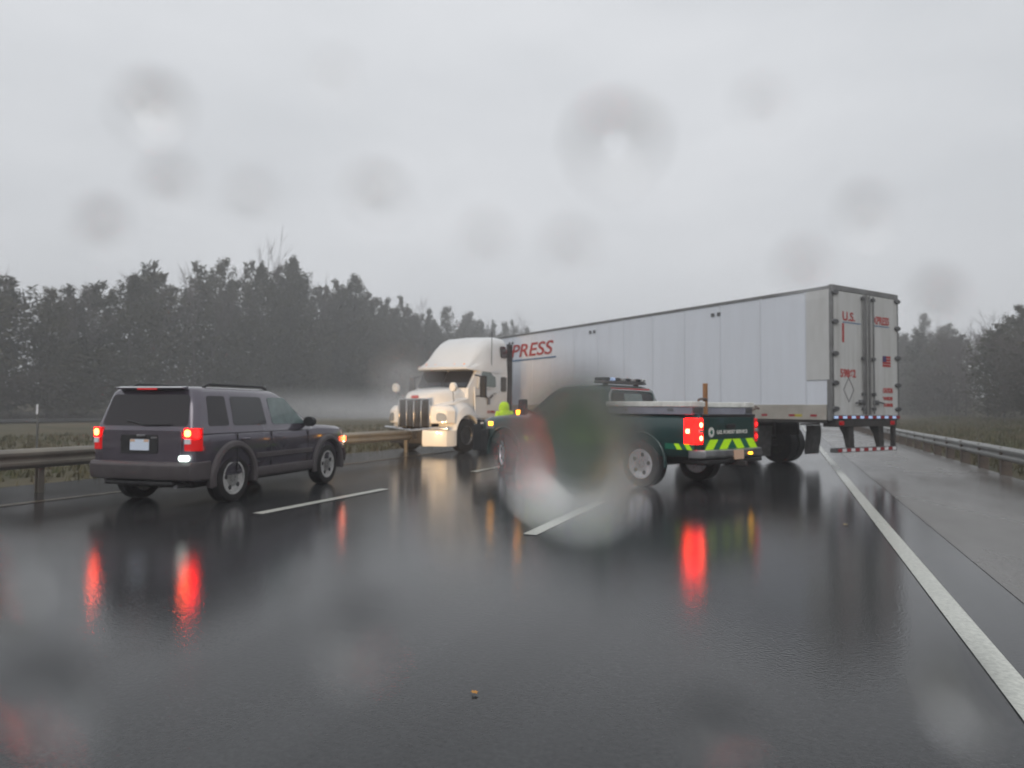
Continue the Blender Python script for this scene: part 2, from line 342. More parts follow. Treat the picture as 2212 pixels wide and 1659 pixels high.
# ------------------------------------------------------------------ guardrails
def wbeam(s, t0, t1, top, facing, name, label, m_rail, m_post, sp, wood, phase=0):
    root = empty(name, RP(s, t0), RTH, label, 'guardrail')
    b = MB(); prof = [(0, 0), (.045, -.02), (.08, -.06), (.08, -.10), (.03, -.145), (.03, -.165), (.08, -.21), (.08, -.25), (.045, -.29), (0, -.31)]
    prof = prof+[(x-.006, z) for x, z in reversed(prof)]
    nseg = int((t1-t0)/3.8); rings = []
    for i in range(nseg+1):
        y = (t1-t0)*i/nseg; rings.append([(facing*x, y, top+z+.012*noise.noise(Vector((y*.13, s, 0)))) for x, z in prof])
    b.loft(rings); b.build('rail', m_rail, root, 0, 40)
    n = int((t1-t0-phase)/sp)
    proto = None
    for i in range(n):
        y = phase+sp*i
        if y > 95: break
        if proto is None:
            q = MB()
            if wood: q.box(-.12, .08, -.09, .09, -.3, top-.02)
            else: q.box(-.10, -.09, -.05, .05, -.3, top-.03).box(-.02, -.01, -.05, .05, -.3, top-.03).box(-.09, -.02, -.004, .004, -.3, top-.03).box(-.0095, .03, -.07, .07, top-.28, top-.04)
            for k in range(len(q.v)): q.v[k] = (q.v[k][0]*facing-facing*.02, q.v[k][1], q.v[k][2])
            proto = q.build('post', m_post, root, .008); o = proto
        else:
            o = proto.copy(); COL.objects.link(o)
        o.location = (0, y, 0); o.rotation_euler = (random.uniform(-.02, .02), random.uniform(-.03, .03), 0)
    return root
wbeam(-10.95, -3, 28.5, .70, 1, 'guardrail', 'steel guardrail along the median shoulder on the left, behind the dark SUV', MT['galv_dark'], MT['galv_dark'], 3.8, False, phase=3.0)
wbeam(4.35, 5, 150, .62, -1, 'guardrail', 'wet steel guardrail on closely set timber posts along the right shoulder', MT['galv'], MT['post_wood'], 1.9, True)

# delineator posts
def delineator(s, t, h, label, m, pw=.05, ph=.16, base=-.06):
    r = empty('delineator_post', RP(s, t, base), RTH, label, 'marker post')
    MB().box(-.02, .02, -.012, .012, -.2, h).build('post', MT['galv'], r, .003)
    MB().box(-pw, pw, -.017, -.0125, h-ph, h-.01).build('reflector', m, r, .006)
delineator(6.6, 17.4, 1.2, 'slim post with a small square blue-white reflector beyond the right guardrail', MT['tape_white'], .075, .16, -.05)
delineator(-13.6, 9.3, 1.45, 'thin pale marker post in the median grass beyond the SUV’s left tail lamp', MT['tape_plain'], .03, .2, -.05)

# ------------------------------------------------------------------ SUV
def make_suv(X, Y, a):
    R = empty('suv', (X, Y, 0), -a, 'dark purple-grey boxy SUV with its red brake lamps lit, stopped in the left lane', 'car')
    P = MT['suv_paint']
    b = MB()
    st = [(-.80, .77, .40, 1.00), (-.77, .83, .36, 1.02), (-.62, .865, .34, 1.03), (-.3, .875, .33, 1.03), (.6, .878, .32, 1.03), (1.6, .878, .32, 1.03), (2.3, .872, .32, 1.06), (2.7, .862, .33, 1.05), (3.1, .845, .34, 1.02), (3.35, .80, .36, .98), (3.47, .72, .40, .92), (3.53, .6, .46, .84)]
    b.loft([ring_section(*q) for q in st])
    body = b.build('body', P, R, .012)
    bake(body, [cyl_cut(s*.55, s*1.1, y, .36, .43) for s in (-1, 1) for y in (0, 2.635)])
    # cabin
    zs = [(1.0, .855, -.79, 2.36, .25, .12), (1.06, .84, -.78, 2.25, .25, .12), (1.3, .785, -.715, 1.85, .22, .12), (1.56, .715, -.64, 1.42, .20, .12), (1.615, .67, -.60, 1.30, .22, .14), (1.645, .60, -.52, 1.15, .24, .16), (1.655, .45, -.38, .95, .24, .16)]
    b = MB().loft([rrect(x, y0, y1, z, rf, rb) for z, x, y0, y1, rf, rb in zs]); b.build('cabin', P, R, 0)
    hx = lambda z: lerp(.843, .717, (z-1.05)/.51)+.0
    fy = lambda z: lerp(2.27, 1.42, (z-1.05)/.51)
    for s in (-1, 1):
        def q(y0, y1, z0=1.10, z1=1.52, y1t=None, y0t=None):
            c = [(s*hx(z0), y0, z0), (s*hx(z0), y1, z0), (s*hx(z1), y1t if y1t is not None else y1, z1), (s*hx(z1), y0t if y0t is not None else y0, z1)]
            return c if s > 0 else [c[1], c[0], c[3], c[2]]
        MB().panel(q(-.52, -.08, y0t=-.46), .006, .1).build('side_window', MT['glass_rear'], R)
        MB().panel(q(.02, .82, y1t=.78, y0t=.04), .006, .1).build('side_window', MT['glass'], R)
        MB().panel(q(.98, 1.92, y1t=1.42, y0t=.95), .006, .1).build('side_window', MT['glass_pale'], R)
        # door seams and handles
        for y in (.06, .9, 1.96): MB().box(s*.868, s*.8795, y-.005, y+.005, .42, 1.0).build('door_seam', MT['dark'], R)
        for y in (.15, 1.02): MB().tube([(s*.872, y, .90), (s*.905, y+.03, .905), (s*.905, y+.15, .905), (s*.872, y+.18, .90)], .014, 6).build('door_handle', P, R)
        # arch flares
        for y in (0, 2.635):
            rings = []
            for k in range(25):
                t = radians(-12)+radians(204)*k/24; c, sn = cos(t), sin(t)
                def pt(rr, x): return (s*x, y+rr*c, .36+rr*sn*1.0)
                rings.append([pt(.425, .80), pt(.425, .905), pt(.455, .925), pt(.51, .915), pt(.53, .872), pt(.50, .80)])
            MB().loft(rings).build('wheel_arch', MT['flare'], R, .006)
        MB().loft([[(s*.80, y, .30), (s*.885, y, .32), (s*.90, y, .40), (s*.885, y, .46), (s*.80, y, .46)] for y in (.47, 1.0, 2.16)]).build('sill', MT['flare'], R, .01)
        MB().box(s*.875, s*.893, .5, 2.1, .60, .68).build('door_moulding', MT['flare'], R, .008)
        # roof rail
        MB().tube([(s*.60, -.36, 1.64), (s*.60, -.26, 1.685), (s*.60, 1.0, 1.69), (s*.585, 1.14, 1.65)], .018, 8).build('roof_rail', MT['dark'], R)
        # mirrors
        m = MB().loft([[(s*(.93+.10*cos(t)), y, 1.13+.085*sin(t)) for t in [2*pi*k/14 for k in range(14)]] for y in (1.86, 1.90, 1.97)]); m.tube([(s*.84, 1.95, 1.09), (s*.90, 1.93, 1.10)], .025, 8)
        m.build('mirror', MT['dark'], R, .01)
        # tail lamps
        tl = MB(); zz = [.74, .76, 1.05, 1.09]; 
        tl.loft([[(s*.66, -.792+.01, z), (s*.70, -.825, z), (s*.79, -.812, z), (s*.862, -.745, z), (s*.876, -.68, z), (s*.84, -.65, z), (s*.7, -.70, z)] for z in (.77, .79, 1.05, 1.08)])
        tlo = tl.build('tail_lamp', MT['red_lens'], R, .01)
        MB().panel([(s*.705, -.834, .965), (s*.788, -.822, .965), (s*.788, -.820, 1.055), (s*.705, -.834, 1.055)] if s > 0 else [(s*.788, -.822, .965), (s*.705, -.834, .965), (s*.705, -.834, 1.055), (s*.788, -.820, 1.055)], .006, .4).build('brake_bulb', MT['brake_hot'], tlo)
        MB().panel([(s*.692, -.827, .945), (s*.80, -.811, .945), (s*.80, -.811, 1.072), (s*.692, -.827, 1.072)] if s > 0 else [(s*.80, -.811, .945), (s*.692, -.827, .945), (s*.692, -.827, 1.072), (s*.80, -.811, 1.072)], .006, .2).build('brake_lens', MT['brake'], tlo)
        if s > 0: MB().panel([(s*.803, -.807, .94), (s*.868, -.735, .94), (s*.868, -.735, 1.07), (s*.803, -.807, 1.07)], .006, .3).build('brake_lens', MT['brake'], tlo)
        else: MB().panel([(s*.868, -.735, .94), (s*.803, -.807, .94), (s*.803, -.807, 1.07), (s*.868, -.735, 1.07)], .006, .3).build('brake_lens', MT['brake'], tlo)
        c = [(s*.705, -.832, .865), (s*.79, -.818, .865), (s*.79, -.818, .935), (s*.705, -.832, .935)]
        MB().panel(c if s > 0 else [c[1], c[0], c[3], c[2]], .006, .15).build('clear_lens', MT['tape_plain'], tlo)
        # headlamp and front marker
        hl = MB().panel([(s*.55, 3.50, .70), (s*.76, 3.42, .70), (s*.76, 3.41, .84), (s*.55, 3.49, .84)][::(1 if s < 0 else -1)], .02, .3).build('headlight', MT['head_on'], R)
        MB().loft([[(s*.83, 3.22, z), (s*.868, 3.18, z), (s*.86, 3.32, z), (s*.81, 3.40, z)] for z in (.74, .83)]).build('side_marker', MT['orange_lamp'] if s > 0 else MT['amber_dim'], R, .006)
    # rear window, tailgate
    ry = lambda z: lerp(-.783, -.64, (z-1.05)/.51)
    c = [(-.70, ry(1.10), 1.10), (.70, ry(1.10), 1.10), (.63, ry(1.53), 1.53), (-.63, ry(1.53), 1.53)]
    rw = MB().panel(c, .008, .12).build('rear_window', MT['glass_rear'], R)
    MB().tube([(.0, ry(1.09)-.025, 1.12), (-.30, ry(1.2)-.025, 1.17)], .011, 6).tube([(-.03, ry(1.1)-.04, 1.115), (.45, ry(1.1)-.03, 1.125)], .009, 6).build('wiper', MT['dark'], rw)
    MB().loft([[(x, -.60, 1.60), (x, -.715, 1.605), (x, -.74, 1.625), (x, -.60, 1.65)] for x in (-.56, -.5, .5, .56)]).build('rear_spoiler', P, R, .01)
    MB().box(-.16, .16, -.745, -.735, 1.598, 1.618).build('high_brake_lamp', MT['red_lens'], R)
    tg = MB(); tg.panel([(-.64, -.797, .60), (.64, -.797, .60), (.655, -.797, 1.05), (-.655, -.797, 1.05)], .03, .1); tgo = tg.build('tailgate', P, R, .008)
    rc = MB().panel([(-.33, -.83, .73), (.28, -.83, .73), (.28, -.83, .98), (-.33, -.83, .98)], .004, .12).build('plate_recess', MT['dark'], R)
    pl = MB().panel([(-.17, -.835, .77), (.14, -.835, .77), (.14, -.835, .92), (-.17, -.835, .92)], .005, .08).build('number_plate', MT['plate'], R)
    for x0 in (-.165, .06): MB().panel([(x0, -.841, .885), (x0+.075, -.841, .885), (x0+.075, -.841, .918), (x0, -.841, .918)], .002, .1).build('plate_sticker', MT['plate_tan'], pl)
    MB().box(.17, .27, -.842, -.832, .93, .955).build('badge', MT['chrome_dull'], R, .004)
    MB().box(-.06, .08, -.85, -.825, .955, .985).build('tailgate_handle', MT['chrome_dull'], R, .006)
    bp = MB(); 
    bp.loft([[(x, y0, .36), (x, y1, .38), (x, y1-.03, .46), (x, y1-.035, .58), (x, y1, .62), (x, y0, .63)] for x, y0, y1 in ((-.875, -.50, -.70), (-.82, -.60, -.83), (-.5, -.6, -.89), (0, -.6, -.90), (.5, -.6, -.89), (.82, -.60, -.83), (.875, -.50, -.70))])
    bp.build('rear_bumper', MT['flare'], R, .012)
    MB().box(-.55, .55, -.87, -.60, .30, .36).build('rear_valance', MT['dark'], R, .02)
    MB().panel([(.655, -.868, .635), (.80, -.845, .635), (.80, -.845, .715), (.655, -.868, .715)], .02, .4).build('reverse_lamp', MT['white_lamp'], R)
    MB().tube([(.55, -.35, .30), (.55, -.80, .29)], .032, 12).build('exhaust_pipe', MT['chrome_dull'], R)
    # windscreen, grille, front bumper
    c = [(.66, 2.27, 1.10), (-.66, 2.27, 1.10), (-.58, 1.50, 1.55), (.58, 1.50, 1.55)]
    MB().panel(c, .012, .1).build('windscreen', MT['glass'], R)
    for k in range(7): MB().box(-.36+.105*k, -.31+.105*k, 3.5, 3.56, .66, .86).build('grille_slot', MT['dark'], R, .01)
    MB().loft([[(x, 3.30, .36), (x, y, .38), (x, y+.02, .50), (x, y-.02, .60), (x, 3.3, .62)] for x, y in ((-.86, 3.32), (-.7, 3.50), (0, 3.60), (.7, 3.50), (.86, 3.32))]).build('front_bumper', MT['flare'], R, .02)
    # underside
    MB().box(-.60, .60, -.55, 3.1, .24, .34).build('underbody', MT['chassis'], R, .02)
    for y, st_ in ((0, 0), (2.635, .03)):
        for s in (-1, 1): wheel(R, s*.765, y, .352, .225, s, .235, 'holes', MT['alloy'], st_)
    for s in (-1, 1):
        ld = bpy.data.lights.new('headlight_beam', 'SPOT'); lo = bpy.data.objects.new('headlight_beam', ld); COL.objects.link(lo); lo.parent = R
        lo.location = (s*.66, 3.60, .77); lo.rotation_euler = (pi/2-.03, 0, .03); ld.energy = 1150; ld.color = (1, .62, .28); ld.spot_size = radians(46); ld.spot_blend = .8; ld.shadow_soft_size = .07
    return R
make_suv(-4.84, 10.38, .26)

# ------------------------------------------------------------------ trailer
TX, TY, TA = 8.02, 15.875, -.565
def make_trailer():
    R = empty('semi_trailer', (TX, TY, 0), -TA, 'long white box semi-trailer slewed across the lanes, with red lettering near its front', 'trailer')
    LN = 16.15; z0, z1 = 1.20, 4.11; w = 1.3
    MB().box(-w+.01, w-.01, .05, LN, 1.50, z1-.06).build('cargo_body', MT['trailer_white'], R, .01)
    # side panels (one per bay) with a narrow seam; the skin itself
    for s in (-1, 1):
        bays = [.62+1.22*i for i in range(13)]
        sm = MB()
        for y in bays+[16.0]: sm.box(s*(w-.012), s*(w+.001), y-.028, y+.028, 1.50, z1-.07)
        sm.build('panel_seam', MT['trailer_white'], R, .003)
        rv = MB()
        for y in bays+[16.0]: rv.box(s*(w+.001), s*(w+.0025), y-.006, y+.006, 1.52, z1-.09)
        rv.build('rivet_line', MT['seam_grey'], R)
        MB().box(s*(w-.03), s*(w+.012), .0, LN, z1-.07, z1).build('roof_rail', MT['rail_grey'], R, .006)
        MB().box(s*(w-.05), s*(w+.010), .12, LN, 1.17, 1.505).build('lower_rail', MT['cream'], R, .006)
        MB().box(s*(w-.06), s*(w-.005), .12, LN, 1.10, 1.168).build('frame_rail', MT['chassis'], R)
        tp = MB(); ty_ = MB()
        y = .35
        i = 0
        while y < 15.8:
            tp.box(s*(w+.010), s*(w+.0125), y, y+.16, 1.24, 1.29)
            y += .75 if i % 2 else .55; i += 1
        tp.build('red_reflector_tape', MT['tape_red'], R)
        for y in (.72, 3.4): ty_.box(s*(w+.010), s*(w+.0125), y, y+.2, 1.235, 1.295)
        ty_.build('yellow_sticker', MT['tape_yellow'], R)
        MB().box(s*(w+.001), s*(w+.012), .04, .60, 2.05, z1-.075).build('repair_panel', MT['truck_white'] if s > 0 else MT['door_white'], R, .004)
        MB().box(s*(w-.02), s*(w+.012), -.02, .10, 1.16, 2.05).build('corner_post', MT['rail_grey'], R, .006)
        for y in (3.2, 8.2, 13.0):
            for k in (-1, 1):
                MB().box(s*(w+.001), s*(w+.02), y+k*.10-.055, y+k*.10+.055, 3.77, 3.86).build('vent_cap', MT['hardware'], R, .015)
    MB().box(-w, w, .02, LN, z1-.061, z1-.01).build('roof', MT['rail_grey'], R, .008)
    MB().box(-w+.02, w-.02, LN-.02, LN+.05, 1.2, z1-.02).build('front_wall', MT['trailer_white'], R, .03)
    MB().box(-w+.03, w-.03, .3, LN-.1, 1.12, 1.499).build('floor_frame', MT['chassis'], R)
    # rear frame
    fr = MB(); fr.box(-w-.01, w+.01, -.03, .05, z1-.10, z1+.02); fr.box(-w-.01, -w+.05, -.03, .05, 1.27, z1-.10).box(w-.05, w+.01, -.03, .05, 1.27, z1-.10)
    fr.build('rear_frame', MT['rail_grey'], R, .006)
    MB().box(-w-.01, w+.01, -.05, .10, 1.20, 1.27).build('rear_sill', MT['hardware'], R, .006)
    tw = MB(); tr = MB(); n = 8
    for i in range(n*2):
        x = -w+2*w*i/(n*2); (tw if i % 2 == 0 else tr).box(x+.01, x+2*w/(n*2)-.005, -.053, -.0505, 1.205, 1.262)
    tw.build('white_reflector_tape', MT['tape_white'], R); tr.build('red_reflector_tape', MT['tape_red'], R)
    for s in (-1, 1):
        x0, x1 = (-1.245, -.04) if s < 0 else (.04, 1.245)
        d = MB().box(x0, x1, -.035, .04, 1.275, z1-.11).build('rear_door', MT['door_white'], R, .006)
        MB().box(s*.035, s*.115, -.06, -.036, 1.3, z1-.13).build('door_seal_strip', MT['rail_grey'], d, .006)
        rod = MB().tube([(s*.20, -.075, 1.30), (s*.20, -.075, z1-.14)], .02, 10)
        ro = rod.build('lock_rod', MT['rail_grey'], d)
        for z in (1.42, 1.75, 2.55, 3.9): MB().box(s*.20-.045, s*.20+.045, -.105, -.036, z-.035, z+.035).build('rod_bracket', MT['hardware'], d, .008)
        MB().tube([(s*.20, -.09, 1.56), (s*.32, -.10, 1.58), (s*.55, -.10, 1.55)], .022, 8).box(s*.20, s*.36, -.10, -.037, 1.51, 1.62).build('door_handle', MT['hardware'], d, .006)
        for z in (1.42, 1.98, 2.62, 3.32, 3.96):
            MB().loft([[(s*(1.30+.12*cos(t)*(1 if cos(t)*1 > 0 else 1.0))-s*.07, y, z+.055*sin(t)) for t in [2*pi*k/12 for k in range(12)]] for y in (-.075, -.036)]).build('hinge', MT['hardware'], d, .008)
    F = rotm((1, 0, 0), (0, 0, 1))
    text('U.S.', 'door_lettering', MT['red_ink'], R, (-.93, -.0375, 3.37), F, .27, .47, 0, .006)
    text('XPRESS', 'door_lettering', MT['red_ink'], R, (.24, -.0375, 3.37), F, .25, .66, .1, .006)
    MB().box(-.93, -.24, -.0405, -.0355, 3.315, 3.335).box(.24, .90, -.0405, -.0355, 3.315, 3.335).build('lettering_underline', MT['blue_ink'], R)
    MB().box(-.95, -.88, -.0405, -.0355, 2.88, 3.30).build('red_stripe_decal', MT['red_ink'], R)
    text('59862', 'fleet_number', MT['red_ink'], R, (-1.03, -.0375, 2.12), F, .24, .58, 0, .008)
    q = MB()
    cx, cz = -.72, 1.84
    for (ax, az, bx, bz) in ((0, .27, .19, 0), (.19, 0, 0, -.27), (0, -.27, -.19, 0), (-.19, 0, 0, .27)):
        v = Vector((bx-ax, 0, bz-az)).normalized(); p = Vector((-v.z, 0, v.x))*.012
        A = Vector((cx+ax, -.04, cz+az)); B = Vector((cx+bx, -.04, cz+bz)); q.loft([[A-p, A+p, A+p+Vector((0, .005, 0)), A-p+Vector((0, .005, 0))], [B-p, B+p, B+p+Vector((0, .005, 0)), B-p+Vector((0, .005, 0))]])
    q.build('placard_diamond', MT['grey_ink'], R)
    fl = MB()
    for k in range(4): fl.box(.62, .95, -.0405, -.0355, 2.40+k*.066, 2.40+k*.066+.05)
    fo = fl.build('flag_decal', MT['red_ink'], R); MB().box(.62, .76, -.043, -.041, 2.51, 2.65).build('flag_canton', MT['navy_ink'], fo)
    for k, (tt, sz) in enumerate((('CAUTION', .15), ('WIDE', .10), ('TURNS', .10))):
        text(tt, 'warning_lettering', MT['red_ink'], R, (.62, -.0375, 1.80-.15*k-(0 if k == 0 else .02)), F, sz, .40, 0, .007)
    # side lettering, left side reads from the front of the trailer to its rear
    G = rotm((0, -1, 0), (0, 0, 1))
    text('XPRESS', 'side_lettering', MT['red_ink'], R, (-w-.006, 13.8, 3.27), G, .66, 3.5, .22, .006)
    MB().box(-w-.006, -w-.001, 10.15, 13.9, 3.12, 3.17).build('lettering_underline', MT['blue_ink'], R)
    # underride guard
    MB().box(-1.22, 1.22, -.02, .10, .46, .56).build('underride_bar', MT['hardware'], R, .006)
    b1 = MB(); b2 = MB()
    for i in range(14):
        x = -1.12+2.3*i/14; (b1 if i % 2 else b2).box(x+.01, x+.155, -.0235, -.0205, .475, .545)
    b1.build('white_reflector_tape', MT['tape_plain'], R); b2.build('red_reflector_tape', MT['tape_red'], R)
    for x in (-.56, .62):
        MB().prism([(0, .561), (.02, 1.10), (.30, 1.10), (.16, .85), (.09, .561)], x-.10, x+.10).build('underride_strut', MT['chassis'], R, .01)
    MB().box(1.12, 1.20, .0, .09, .561, 1.10).build('corner_strut', MT['chassis'], R, .006)
    MB().box(-1.2, 1.2, -.03, .28, 1.02, 1.199).build('rear_crossmember', MT['chassis'], R, .01)
    for s in (-1, 1):
        MB().box(s*1.0-.09, s*1.0+.09, -.045, -.031, 1.06, 1.15).build('rear_lamp', MT['red_lens_faint'], R, .01)
    # tandem
    for y in (2.95, 4.20):
        MB().tube([(-1.1, y, .52), (1.1, y, .52)], .09, 12).build('axle', MT['chassis'], R)
        for s in (-1, 1):
            wheel(R, s*1.14, y, .51, .27, s, .28, 'truck', MT['chassis'])
            wheel(R, s*.83, y, .51, .27, -s, .28, 'truck', MT['chassis'])
    MB().box(-.55, -.42, 2.1, 5.2, .75, 1.10).box(.42, .55, 2.1, 5.2, .75, 1.10).build('bogie_frame', MT['chassis'], R, .01)
    for s in (-1, 1):
        MB().loft([[(s*.68, 2.02+.03*sin(z*5), z), (s*1.28, 2.02+.04*sin(z*5+.6), z), (s*1.28, 2.035+.04*sin(z*5+.6), z), (s*.68, 2.035+.03*sin(z*5), z)] for z in (.26, .45, .6, .75, .9, 1.0)]).build('mud_flap', MT['hardware'], R)
        MB().tube([(s*.5, 2.04, 1.03), (s*1.29, 2.04, 1.03)], .022, 8).build('flap_bracket', MT['chassis'], R)
    # landing gear
    for s in (-1, 1):
        MB().box(s*.75-.06, s*.75+.06, 12.5, 12.62, .35, 1.15).box(s*.75-.12, s*.75+.12, 12.44, 12.68, .32, .36).build('landing_leg', MT['chassis'], R, .008)
    return R
make_trailer()

# ------------------------------------------------------------------ tractor
def make_tractor(X, Y, th):
    R = empty('semi_tractor', (X, Y, 0), th, 'white long-nosed tractor unit jackknifed against the left guardrail, its bumper torn open', 'truck')
    P = MT['truck_white']
    # sleeper + cab + roof fairing: sections along y (back to front)
    def sec(y, w, zb, zr, rr, tum=0.0):
        pts = [(w, zb), (w, zb+.7), (w-tum*.5, zr-.9), (w-tum, zr-rr)]
        for k in range(1, 5):
            t = pi/2*k/4*.999; pts.append((w-tum-rr+rr*cos(t), zr-rr+rr*sin(t)))
        return [(x, y, z) for x, z in pts]+[(0, y, zr+.03)]+[(-x, y, z) for x, z in reversed(pts)]
    b = MB()
    b.loft([sec(-2.62, 1.12, 1.0, 2.66, .06), sec(-2.58, 1.15, 1.0, 2.68, .06), sec(-1.6, 1.13, 1.0, 2.68, .06), sec(-.78, 1.07, 1.0, 2.66, .06), sec(-.74, 1.06, 1.0, 2.62, .06), sec(-.28, 1.02, 1.0, 2.02, .06)])
    b.build('cab', P, R, .02)
    def fair(y, w, zb, zr, rr, tum):
        pts = [(w, zb), (w-tum*.25, lerp(zb, zr, .35))]
        for k in range(0, 6):
            t = pi/2*k/5*.999; pts.append((w-tum-rr+rr*cos(t), zr-rr+rr*sin(t)))
        return [(x, y, z) for x, z in pts]+[(0, y, zr+.03)]+[(-x, y, z) for x, z in reversed(pts)]
    b = MB()
    b.loft([fair(-2.64, 1.10, 2.55, 3.72, .25, .07), fair(-2.58, 1.15, 2.55, 3.80, .28, .08), fair(-2.2, 1.15, 2.55, 3.82, .30, .09), fair(-1.8, 1.15, 2.56, 3.77, .32, .11), fair(-1.45, 1.14, 2.57, 3.64, .32, .13), fair(-1.1, 1.13, 2.58, 3.40, .30, .15), fair(-.8, 1.11, 2.59, 3.10, .24, .15), fair(-.55, 1.08, 2.60, 2.86, .13, .12), fair(-.36, 1.03, 2.61, 2.74, .06, .05), fair(-.24, .96, 2.63, 2.69, .02, .02)])
    b.build('roof_fairing', P, R, .01)
    for s in (-1, 1):
        c = [(s*.02, -.235, 2.05), (s*.96, -.245, 2.05), (s*.98, -.655, 2.585), (s*.02, -.645, 2.585)]
        MB().panel(c if s > 0 else [c[1], c[0], c[3], c[2]][::1], .03, .06).build('windscreen', MT['glass'], R)
    for x in (-.75, -.38, 0, .38, .75): MB().lathe_z([(0, .045), (.04, .04), (.055, .02)], (x, -.46, 2.765), 10).build('roof_marker', MT['amber_dim'], R)
    # doors
    for s in (-1, 1):
        def q(y0, y1, z0, z1, x0, x1, y0t=None, y1t=None):
            c = [(s*x0, y0, z0), (s*x0, y1, z0), (s*x1, y1 if y1t is None else y1t, z1), (s*x1, y0 if y0t is None else y0t, z1)]
            return c if s > 0 else [c[1], c[0], c[3], c[2]]
        do = MB().panel(q(-1.92, -.52, 1.06, 2.06, 1.125, 1.085), .03, .05).panel(q(-1.92, -.66, 2.02, 2.62, 1.125, 1.09, y1t=-.86), .02, .05).build('door', P, R, .008)
        MB().panel(q(-1.80, -.74, 2.08, 2.58, 1.145, 1.112, y1t=-.98), .012, .12).build('door_window', MT['glass_pale'], do)
        MB().box(s*1.15, s*1.19, -1.84, -1.66, 1.86, 1.90).build('door_handle', MT['chrome'], do, .006)
        MB().box(s*1.12, s*1.15, -2.0, -.5, .92, .99).build('rocker_trim', MT['dark'], R, .006)
        MB().panel(q(-2.52, -2.16, 3.10, 3.50, 1.13, 1.095), .02, .2).build('sleeper_vent_window', MT['glass'], R)
        MB().panel(q(-2.50, -2.14, 1.95, 2.45, 1.152, 1.148), .012, .15).build('sleeper_window', MT['glass'], R)
        # side extenders at the back
        MB().box(s*1.06, s*1.14, -2.98, -2.645, 1.1, 3.62).build('side_extender', MT['dark'], R, .03)
        # mirrors
        mr = MB().box(s*1.30, s*1.52, -.62, -.50, 1.72, 2.42).build('mirror', MT['dark'], R, .04)
        MB().tube([(s*1.05, -.62, 2.45), (s*1.38, -.56, 2.38)], .022, 8).tube([(s*1.05, -.62, 1.75), (s*1.38, -.56, 1.78)], .022, 8).build('mirror_arm', MT['dark'], mr)
        hm = MB().loft([[(s*(1.10+.11*cos(t)), y, 2.02+.14*sin(t)) for t in [2*pi*k/14 for k in range(14)]] for y in (.62, .68, .76)])
        hm.build('hood_mirror', P, R, .02); MB().tube([(s*.95, .45, 1.58), (s*1.06, .66, 1.9)], .018, 8).build('hood_mirror_arm', MT['chrome'], R)
        # exhaust / intake
        MB().lathe_z([(0, .12), (1.9, .12), (1.92, .10), (2.15, .10)], (s*.7, -3.1, 1.2), 16).build('exhaust_stack', MT['chrome_dull'], R)
    # hood: sections from windscreen base to grille
    def hs_(y, w, zt, zs, rr):
        pts = [(w, .95), (w, zs-.05), (w-.06, zs)]
        for k in range(0, 5):
            t = pi/2*k/4; pts.append((.60*(w/1.05)-rr*0+ (rr*cos(t)) , zs+(zt-zs)*sin(t)))
        return [(x, y, z) for x, z in pts]+[(0, y, zt+.03)]+[(-x, y, z) for x, z in reversed(pts)]
    b = MB(); b.loft([hs_(-.32, 1.02, 2.03, 1.72, .32), hs_(.0, 1.02, 2.02, 1.68, .30), hs_(.4, .98, 1.97, 1.58, .24), hs_(.8, .86, 1.88, 1.50, .16), hs_(1.05, .68, 1.78, 1.44, .08), hs_(1.15, .60, 1.68, 1.40, .03)])
    b.build('hood', P, R, .015)
    # fenders
    for s in (-1, 1):
        b = MB(); R_ = .66; rings = []
        for k in range(19):
            t = radians(-8)+radians(176)*k/18
            y, z = -R_*cos(t)*1.0, .52+R_*sin(t)*.93
            ny, nz = -cos(t), sin(t)
            o = .10+.26*max(0, math.sin(t))**2
            rings.append([(s*.72, y, z), (s*1.20, y, z), (s*1.235, y+ny*.04, z+nz*.04), (s*1.17, y+ny*o*.8, z+nz*o*.8), (s*.98, y+ny*(o+.10), z+nz*(o+.10)), (s*.70, y+ny*(o+.14), z+nz*(o+.14))])
        b.loft(rings); b.build('fender', P, R, .012)
        b = MB(); b.loft([[(s*.52, 1.15, z), (s*.80, 1.14, z), (s*1.08, 1.0, z), (s*1.22, .72, z), (s*1.0, .55, z), (s*.52, .60, z)] for z in (.90, 1.0, 1.18, 1.30)]+[[(s*.52, 1.08, 1.45), (s*.78, 1.05, 1.45), (s*.98, .92, 1.45), (s*1.08, .70, 1.45), (s*.9, .55, 1.45), (s*.52, .60, 1.45)]])
        b.build('fender_nose', P, R, .03)
        c = [(s*.80, 1.155, .96), (s*1.10, 1.02, .96), (s*1.06, 1.0, 1.20), (s*.80, 1.13, 1.24)]
        MB().panel(c if s < 0 else [c[1], c[0], c[3], c[2]], .02, .35).build('headlight', MT['head_lens'], R)
    # grille
    g_ = MB().box(-.56, .56, 1.10, 1.18, .80, 1.62).build('grille', MT['dark'], R, .02)
    ch = MB(); ch.box(-.60, -.545, 1.11, 1.21, .78, 1.62).box(.545, .60, 1.11, 1.21, .78, 1.62).box(-.60, .60, 1.11, 1.21, 1.62, 1.67)
    for x in (-.285, -.01, .265): ch.box(x, x+.045, 1.15, 1.205, .79, 1.62)
    ch.build('grille_bar', MT['chrome'], g_, .008)
    mm = MB()
    for k in range(22): mm.box(-.54, .54, 1.181, 1.186, .82+k*.036, .83+k*.036)
    mm.build('grille_mesh', MT['shade_dark'], g_)
    MB().lathe_x([(-.13, .03), (-.09, .05), (.09, .05), (.13, .03)], (0, 1.16, 1.72), 14).build('hood_emblem', MT['red_ink'], R)
    # bumper, torn: drooping chrome lip, exposed dark opening, intact driver-side end
    rings = []
